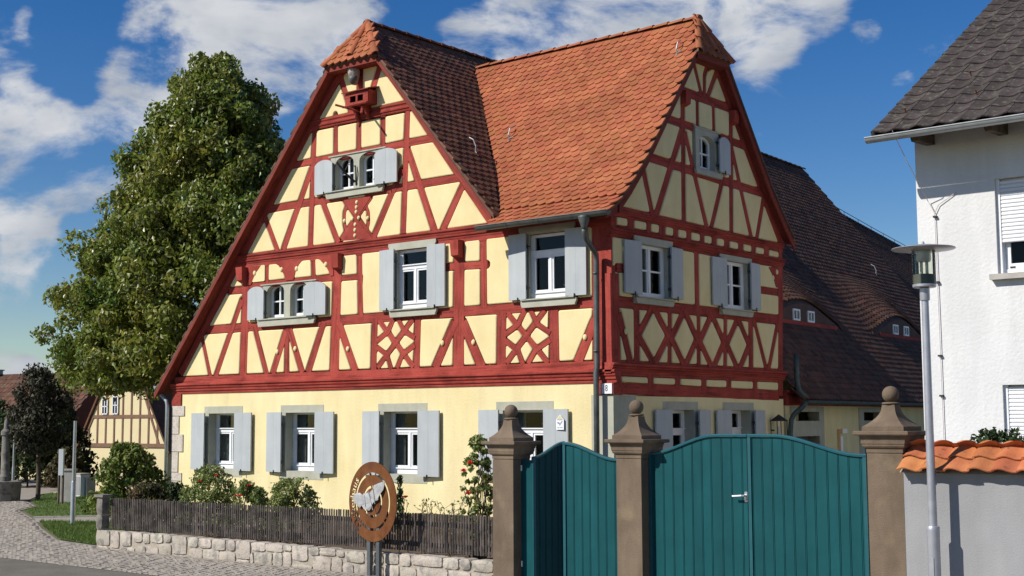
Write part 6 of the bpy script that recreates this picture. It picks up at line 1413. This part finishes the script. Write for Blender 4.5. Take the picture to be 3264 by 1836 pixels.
def shrub(name, label, base, r, h, n, per, lsize, mat, seed, group=None, flowers=0, fmat='rose_red', stems=9, cat='shrub', airy=.5, fsize=.032):
    global RNG
    RNG = np.random.default_rng(seed); random.seed(seed); t = thing(name, label, cat, tuple(base), group); B_ = Vector(base); C_ = []; R_ = []; K_ = []
    n = int(n*1.6)
    for i in range(n):
        z = h*(RNG.uniform(.12, 1)**.8); q = r*math.sqrt(RNG.uniform(0, 1))*(1-.75*(z/h)**2.5); a = RNG.uniform(0, 6.28); C_.append((B_.x+q*math.cos(a), B_.y+q*math.sin(a), B_.z+z)); R_.append(r*RNG.uniform(.11, .24)); K_.append(int(per*.75*RNG.uniform(.5, 1.4)))
    P, Nn = clump_points(C_, R_, K_); leaf_mesh('foliage', P, Nn, lsize, mat, t, droop=.15)
    m = MB()
    for i in range(stems): c = Vector(C_[RNG.integers(0, n)]); limb(m, B_+Vector((random.uniform(-.3, .3)*r, random.uniform(-.3, .3)*r, -.05)), c, .012, .004, 4, .3)
    m.build('stems', 'stem', t)
    tops = sorted(C_, key=lambda c: -(c[2]+.4*(Vector(c)-CAMP).length*-.3))[:max(1, n//2)]
    for i in range(flowers):
        c = Vector(tops[RNG.integers(0, len(tops))])+((CAMP-B_).normalized()*r*.25)+Vector((RNG.normal(0, .1*r), RNG.normal(0, .1*r), RNG.uniform(.0, .08))); bloom(c, fsize*RNG.uniform(.8, 1.25), t, fmat)
    return t
def bloom(c, r, parent, mat='rose_red', name='rose_bloom'):
    m = MB()
    for ring_, (n, q, up) in enumerate(((6, 1.0, .25), (5, .72, .6), (4, .42, .9))):
        for i in range(n):
            a = 6.283*i/n+ring_*.5; d = Vector((math.cos(a), math.sin(a), 0)); s_ = Vector((-d.y, d.x, 0)); p = Vector(c)+d*(r*q*.35)
            m.add([p, p+s_*(r*.5*q)+d*(r*q*.4)+UPZ*(r*up*.7), p+d*(r*q*.95)+UPZ*(r*up), p-s_*(r*.5*q)+d*(r*q*.4)+UPZ*(r*up*.7)], [(0, 1, 2, 3)])
    m.build(name, mat, parent, fix=False)
def atz(px, py, d, z=None):
    p = at(px, py, d)
    if z is not None: p.z = z
    return p
R2 = 'rose bushes behind the picket fence'
shrub('rose_bush', 'bushy rose with two red blooms under the window nearest the quoined corner', atz(665, 1590, 19.2, .13), .52, .95, 84, 44, .034, 'leaf_rose', 21, R2, 0)
shrub('rose_bush', 'low rose bush with bright red blooms between two other rose bushes', atz(795, 1600, 18.7, .13), .42, .78, 66, 44, .033, 'leaf_rose', 22, R2, 0)
shrub('rose_bush', 'flowerless dark green rose bush close to the round rusty sign', atz(928, 1600, 18.1, .13), .48, .84, 78, 44, .034, 'leaf_rose', 23, R2, 0)
tall = shrub('climbing_rose', 'tall loose rose with three large red blooms beside the first sandstone gate post', atz(1525, 1560, 16.0, .13), .25, 1.42, 64, 34, .038, 'leaf_rose', 24, None, 0, stems=22)
for ob, pts in (('rose_bush', ((690, 1516, 19.0), (636, 1536, 19.0))), ('rose_bush.001', ((793, 1549, 18.5), (752, 1583, 18.4), (765, 1581, 18.4)))):
    for (a, b, d) in pts: bloom(at(a, b, d), .034, bpy.data.objects[ob])
for (a, b) in ((1498, 1478), (1478, 1503), (1492, 1575)): bloom(at(a, b, 15.75), .045, tall)
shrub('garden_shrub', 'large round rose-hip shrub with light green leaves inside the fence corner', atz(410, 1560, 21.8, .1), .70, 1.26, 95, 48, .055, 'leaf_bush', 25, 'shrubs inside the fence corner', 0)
shrub('garden_shrub', 'brownish autumn shrub low behind the pickets near the stone pier', atz(470, 1590, 20.3, .1), .55, .70, 60, 40, .045, 'leaf_brown', 26, 'shrubs inside the fence corner')
shrub('garden_shrub', 'dark green spiky shrub against the quoined house corner', atz(560, 1590, 20.3, .1), .34, .72, 40, 34, .045, 'leaf_dark', 27, 'shrubs inside the fence corner')
shrub('wall_plant', 'dark leafy plant with purple tips peeping over the tiled garden wall', atz(3190, 1450, 12.6, .95), .55, .66, 60, 40, .035, 'leaf_dark', 29, None, 0)
bpy.data.objects['wall_plant'].scale = (1, 1, 1)
def sprig(name, label, px, d, ztop, seed, n=7, mat='stem', cat='plant', spread=.12, group=None):
    random.seed(seed); b = atz(px, 1600, d, .13); t = thing(name, label, cat, tuple(b), group); m = MB(); lp = []
    for i in range(n):
        top = b+Vector((random.gauss(0, spread), random.gauss(0, spread*.5), (ztop-.13)*random.uniform(.7, 1))); limb(m, b+Vector((random.gauss(0, .03), 0, 0)), top, .006, .003, 5, .3)
        for j in range(8):
            p = b.lerp(top, random.uniform(.35, 1)); q = p+Vector((random.gauss(0, .06), random.gauss(0, .04), random.uniform(.01, .08))); m.tube([p, q], .0025, 4); lp += [q]*2
    m.build('stems', mat, t); P = np.array(lp)+np.random.default_rng(seed).normal(0, .012, (len(lp), 3)); leaf_mesh('leaves', P, np.tile([0, -.5, .5], (len(P), 1)), .026, 'leaf_rose', t, droop=0); return t
sprig('dry_plant', 'thin dry branching stalks above the pickets right of the rusty sign', 1345, 16.4, .92, 31, 5)
sprig('dry_plant', 'sparse brown stalks between the dry plant and the tall rose', 1430, 16.2, .90, 32, 6)
ya = sprig('yarrow', 'single stem with a flat reddish flower head beside the rusty sign', 1296, 16.4, .86, 33, 2, spread=.02)
p = at(1292, 1582, 16.4); m = MB(); m.lathe([(.004, -.02), (.035, 0), (.036, .006), (.006, .012)], p, 10); m.build('flower_head', 'rose_red', ya)
def spire(name, label, px, py0, py1, d, mat, seed):
    random.seed(seed); a = at(px, py0, d); b = at(px+3, py1, d); a.z = .13; t = thing(name, label, 'plant', tuple(a)); m = MB(); m.tube([a, b], [.012, .004], 6); m.build('stem', 'stem', t); r = np.random.default_rng(seed)
    f = r.uniform(.35, 1, 260)[:, None]; P = np.array(a)*(1-f)+np.array(b)*f+r.normal(0, .042, (260, 3))*(1.25-f); leaf_mesh('needles', P, r.normal(0, 1, (260, 3)), .03, mat, t, droop=-.5, aspect=2.2); return t
spire('yew_sprig', 'upright dark evergreen sprig growing just behind the rusty sign', 1272, 1620, 1518, 16.6, 'leaf_dark', 34)

# ================================================================ the street far left
def pole(name, label, px, py, d, h, r, cat='pole', cap=True, mat='zinc_bright', base_r=None):
    b = atz(px, py, d, 0); t = thing(name, label, cat, tuple(b)); br = base_r or r*1.3
    o = MB().lathe([(br, -.2), (br, .72), (r*1.02, .75)], b, 14).build('base', mat, t); shade(o.data, 30); o = MB().lathe([(r, .751), (r*.85, h)], b, 14).build('shaft', mat, t); shade(o.data, 30); return t
pole('lamp_post', 'slim galvanised lamp post standing in the lawn before the lime tree', 231, 1669, 23.35, 1.78, .030, base_r=.042)
pole('flag_pole', 'thin pale metal pole beside the stone trough at the roadside', 40, 1588, 31, 1.45, .028, base_r=.034)
bd = atz(192, 1600, 29.2, 0); ib = thing('info_board', 'narrow white information board on two dark posts at the lawn edge', 'sign', tuple(bd))
for dx in (-.04, .045): q = bd+rgt_h*dx; MB().box(q.x-.018, q.x+.018, q.y-.018, q.y+.018, -.1, .62).build('post', 'bark', ib)
P = [bd+rgt_h*a+fwd_h*b_ for a, b_ in ((-.05, -.04), (.05, -.04), (.05, .04), (-.05, .04))]; MB().hexa([(p.x, p.y, .62) for p in P], [(p.x, p.y, 1.18) for p in P]).build('panel', 'board_white', ib)
st_ = atz(214, 1595, 29.8, 0); stl = thing('stone_stele', 'plain dark upright stone slab between the information board and the lamp post', 'stele', tuple(st_))
P = [st_+rgt_h*a+fwd_h*b_ for a, b_ in ((-.16, -.08), (.16, -.08), (.16, .08), (-.16, .08))]; MB().hexa([(p.x, p.y, -.2) for p in P], [(p.x, p.y, .70) for p in P]).build('slab', 'concrete', stl); P = [st_+rgt_h*a+fwd_h*b_ for a, b_ in ((-.18, -.1), (.18, -.1), (.18, .1), (-.18, .1))]; MB().hexa([(p.x, p.y, .701) for p in P], [(p.x, p.y, .735) for p in P]).build('cap', 'concrete', stl)
for i, (px, lab) in enumerate(((258, 'grey utility cabinet with a pale-coloured side near the background house'), (284, 'narrower dark utility cabinet half hidden by the garden shrubs'))):
    cb = atz(px, 1578, 32.2, 0); t = thing('utility_cabinet', lab, 'cabinet', tuple(cb), 'utility cabinets'); w_ = (.15, .07)[i]; h = (.52, .42)[i]
    MB().box(cb.x-w_, cb.x+w_, cb.y-.12, cb.y+.12, -.2, h).build('body', 'board_white' if i == 0 else 'concrete', t); MB().box(cb.x-w_-.02, cb.x+w_+.02, cb.y-.14, cb.y+.14, h+.001, h+.03).build('lid', 'concrete', t); MB().box(cb.x-w_+.02, cb.x+w_-.02, cb.y-.128, cb.y-.121, .05, h-.04).build('door', 'render_grey', t)
co_ = atz(14, 1580, 30.5, 0); cl = thing('stone_fountain', 'tall shade-toned stone column rising from a round stone trough by the road', 'fountain', tuple(co_))
o = MB().lathe([(.30, -.1), (.34, .0), (.36, .38), (.38, .44), (.30, .45), (.28, .30), (.02, .29)], co_, 16).build('trough', 'stone_dark', cl); shade(o.data, 35)
o = MB().lathe([(.13, .28), (.115, .5), (.12, .55), (.10, .58), (.09, 1.45), (.12, 1.48), (.12, 1.56), (.06, 1.62), (.05, 1.8), (.002, 1.86)], co_, 14).build('column', 'stone_dark', cl); shade(o.data, 35)  # trough and column take a dark stone colour in place of the tree's shade
# yellow half-timbered house in the background
d0 = 60; q0 = at(258, 1412, d0); q1 = at(530, 1414, d0-3.2); ux = (q1-q0); ux.z = 0; GWd = ux.length; ux.normalize(); un = Vector((ux.y, -ux.x, 0))
if un.dot(CAMP-q0) < 0: un = -un
bz0 = q0.z; gb = -1.9
BH = lambda u, z, n: tuple(Vector((q0.x, q0.y, 0))+ux*u+un*n+Vector((0, 0, z)))
bgh = thing('background_house', 'small yellow half-timbered gable house partly hidden behind the lime tree', 'house', tuple(q0))
sl = 1.62
m = MB(); m.prism([(0, gb), (GWd, gb), (GWd, bz0), (0, bz0)], BH, -6, 0); m.build('wall', 'plaster_far', bgh); ap = GWd/2; hz = bz0+ap*sl
m = MB(); m.prism([(0.02, bz0), (GWd-.02, bz0), (ap, hz)], BH, -.3, 0.001); m.build('gable', 'plaster_far', bgh)
m = MB(); m.prism([(-.05, bz0-.16), (GWd+.05, bz0-.16), (GWd+.05, bz0), (-.05, bz0)], BH, .002, .06); m.build('sill_beam', 'timber_far', bgh)
for u in np.linspace(.1, .9, 9)*GWd:
    h = min(u, GWd-u)*sl
    if h > .35: m = MB(); m.prism([(u-.045, bz0), (u+.045, bz0), (u+.045, bz0+h-.05), (u-.045, bz0+h-.05)], BH, .002, .03); m.build('post', 'timber_far', bgh)
for z, ins in ((bz0+1.16, 1.16/sl), ): m = MB(); m.prism([(ins, z-.07), (GWd-ins, z-.07), (GWd-ins, z+.07), (ins, z+.07)], BH, .003, .035); m.build('rail', 'timber_far', bgh)
for (a, b) in (((.15, bz0), (1.15/sl+.15, bz0+1.2)), ((GWd-.45, bz0), (GWd-1.35, bz0+1.9))):
    a, b = Vector(a), Vector(b); t = (b-a).normalized(); n_ = Vector((-t.y, t.x))*.05; m = MB(); m.prism([tuple(a-n_), tuple(a+n_), tuple(b+n_), tuple(b-n_)], BH, .003, .038); m.build('brace', 'timber_far', bgh)
for (u, z0, z1) in ((.29*GWd, bz0+1.25, bz0+1.95), (.415*GWd, bz0+1.25, bz0+2.05)):
    m = MB(); w_ = .20
    for q in ((u-w_, u-w_+.05, z0, z1), (u+w_-.05, u+w_, z0, z1), (u-.02, u+.02, z0, z1), (u-w_, u+w_, z0, z0+.05), (u-w_, u+w_, z1-.05, z1), (u-w_, u+w_, (z0+z1)/2-.02, (z0+z1)/2+.02)): bar(m, BH, *q, .03, .07)
    wn = m.build('window', 'white_paint', bgh); m = MB(); bar(m, BH, u-w_+.03, u+w_-.03, z0+.03, z1-.03, .032, .036); m.build('pane', 'room', wn)
m = MB(); bar(m, BH, .36*GWd, .56*GWd, bz0-.85, bz0-.45, .002, .03); wn = m.build('window', 'concrete', bgh); m = MB(); bar(m, BH, .39*GWd, .53*GWd, bz0-.8, bz0-.5, .031, .034); m.build('pane', 'room', wn)
m = MB()
for s_ in (-1, 1):
    e = (ap+s_*(ap+.25), bz0-.25*sl); P = [(e[0], e[1]), (ap, hz+.05), (ap, hz+.20), (e[0]+s_*.08, e[1]+.05)]; m.prism(P, BH, -6.2, .12)
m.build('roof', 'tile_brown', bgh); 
m = MB(); m.tube([BH(GWd+.12, bz0-.2, .05), BH(GWd+.12, gb, .05)], .05, 6); m.build('downpipe', 'copper_old', bgh)
# long dark roofed farm building at the very left
a = at(-60, 1203, 66); b = at(330, 1214, 62); vx = (b-a); vx.z = 0; ln = vx.length; vx.normalize(); vn = Vector((vx.y, -vx.x, 0)); vn = vn if vn.dot(CAMP-a) > 0 else -vn
ob_ = thing('old_farm_building', 'long low farm building with dark red-brown roof and small chimney behind the purple tree', 'house', tuple(a)); rz = a.z
LB = lambda u, z, n: tuple(Vector((a.x, a.y, 0))+vx*u+vn*n+Vector((0, 0, z)))
m = MB(); m.add([LB(-2, rz, 0), LB(ln, rz, 0), LB(ln, rz-3.1, 2.8), LB(-2, rz-3.1, 2.8), LB(-2, rz-3.1, -2.8), LB(ln, rz-3.1, -2.8)], [(0, 1, 2, 3), (0, 1, 5, 4), (0, 3, 4), (1, 2, 5), (2, 3, 4, 5)]); rr_ = m.build('roof', 'roof_under', ob_, fix=False)
PL = []; U_ = (Vector(LB(0, rz, 0))-Vector(LB(0, rz-3.1, 2.8))).normalized(); N_ = vx.cross(U_); N_ = N_ if N_.z > 0 else -N_; s = 0
while s < 4.0:
    u = -1.9+(.15 if int(s/.3) % 2 else 0)
    while u < ln-.1: PL.append((Vector(LB(u, rz-3.1, 2.8))+U_*s, vx, U_, N_)); u += .26
    s += .28
lay_tiles('roof_tile', PL, 'tile_barn', rr_, biber(.25, .40, .06, .02), 0)
m = MB(); m.prism([(-2, -2), (ln, -2), (ln, rz-3.0), (-2, rz-3.0)], LB, -2.4, 2.4); m.build('wall', 'plaster_wall', ob_)
m = MB(); m.prism([(.75, rz-.3), (1.25, rz-.3), (1.25, rz+.30), (.75, rz+.30)], LB, -.25, .25); m.build('chimney', 'concrete', ob_); m = MB(); m.prism([(.70, rz+.301), (1.30, rz+.301), (1.30, rz+.36), (.70, rz+.36)], LB, -.3, .3); m.build('chimney_cap', 'concrete', ob_)
# hedges between road and houses; their dark leaf colour stands in for tree shade
for i, (px, d, r, h, mat, lab) in enumerate(((60, 37, 1.1, 2.0, 'leaf_dark', 'dark hedge bush behind the stone fountain'), (170, 38, 1.2, 2.1, 'leaf_dark', 'broad dark hedge bush behind the information board'), (215, 35.5, .6, 1.0, 'leaf_brown', 'low reddish bush behind the stone slab'), (-60, 40, 1.6, 2.4, 'leaf_dark', 'big dark bush at the road bend'))):
    b_ = atz(px, 1560, d, 0); b_.z = gz(b_.x, b_.y); shrub('hedge_bush', lab, b_, r, h-b_.z, 110, 44, .10, mat, 40+i, 'dark bushes at the road bend', 0, stems=6)
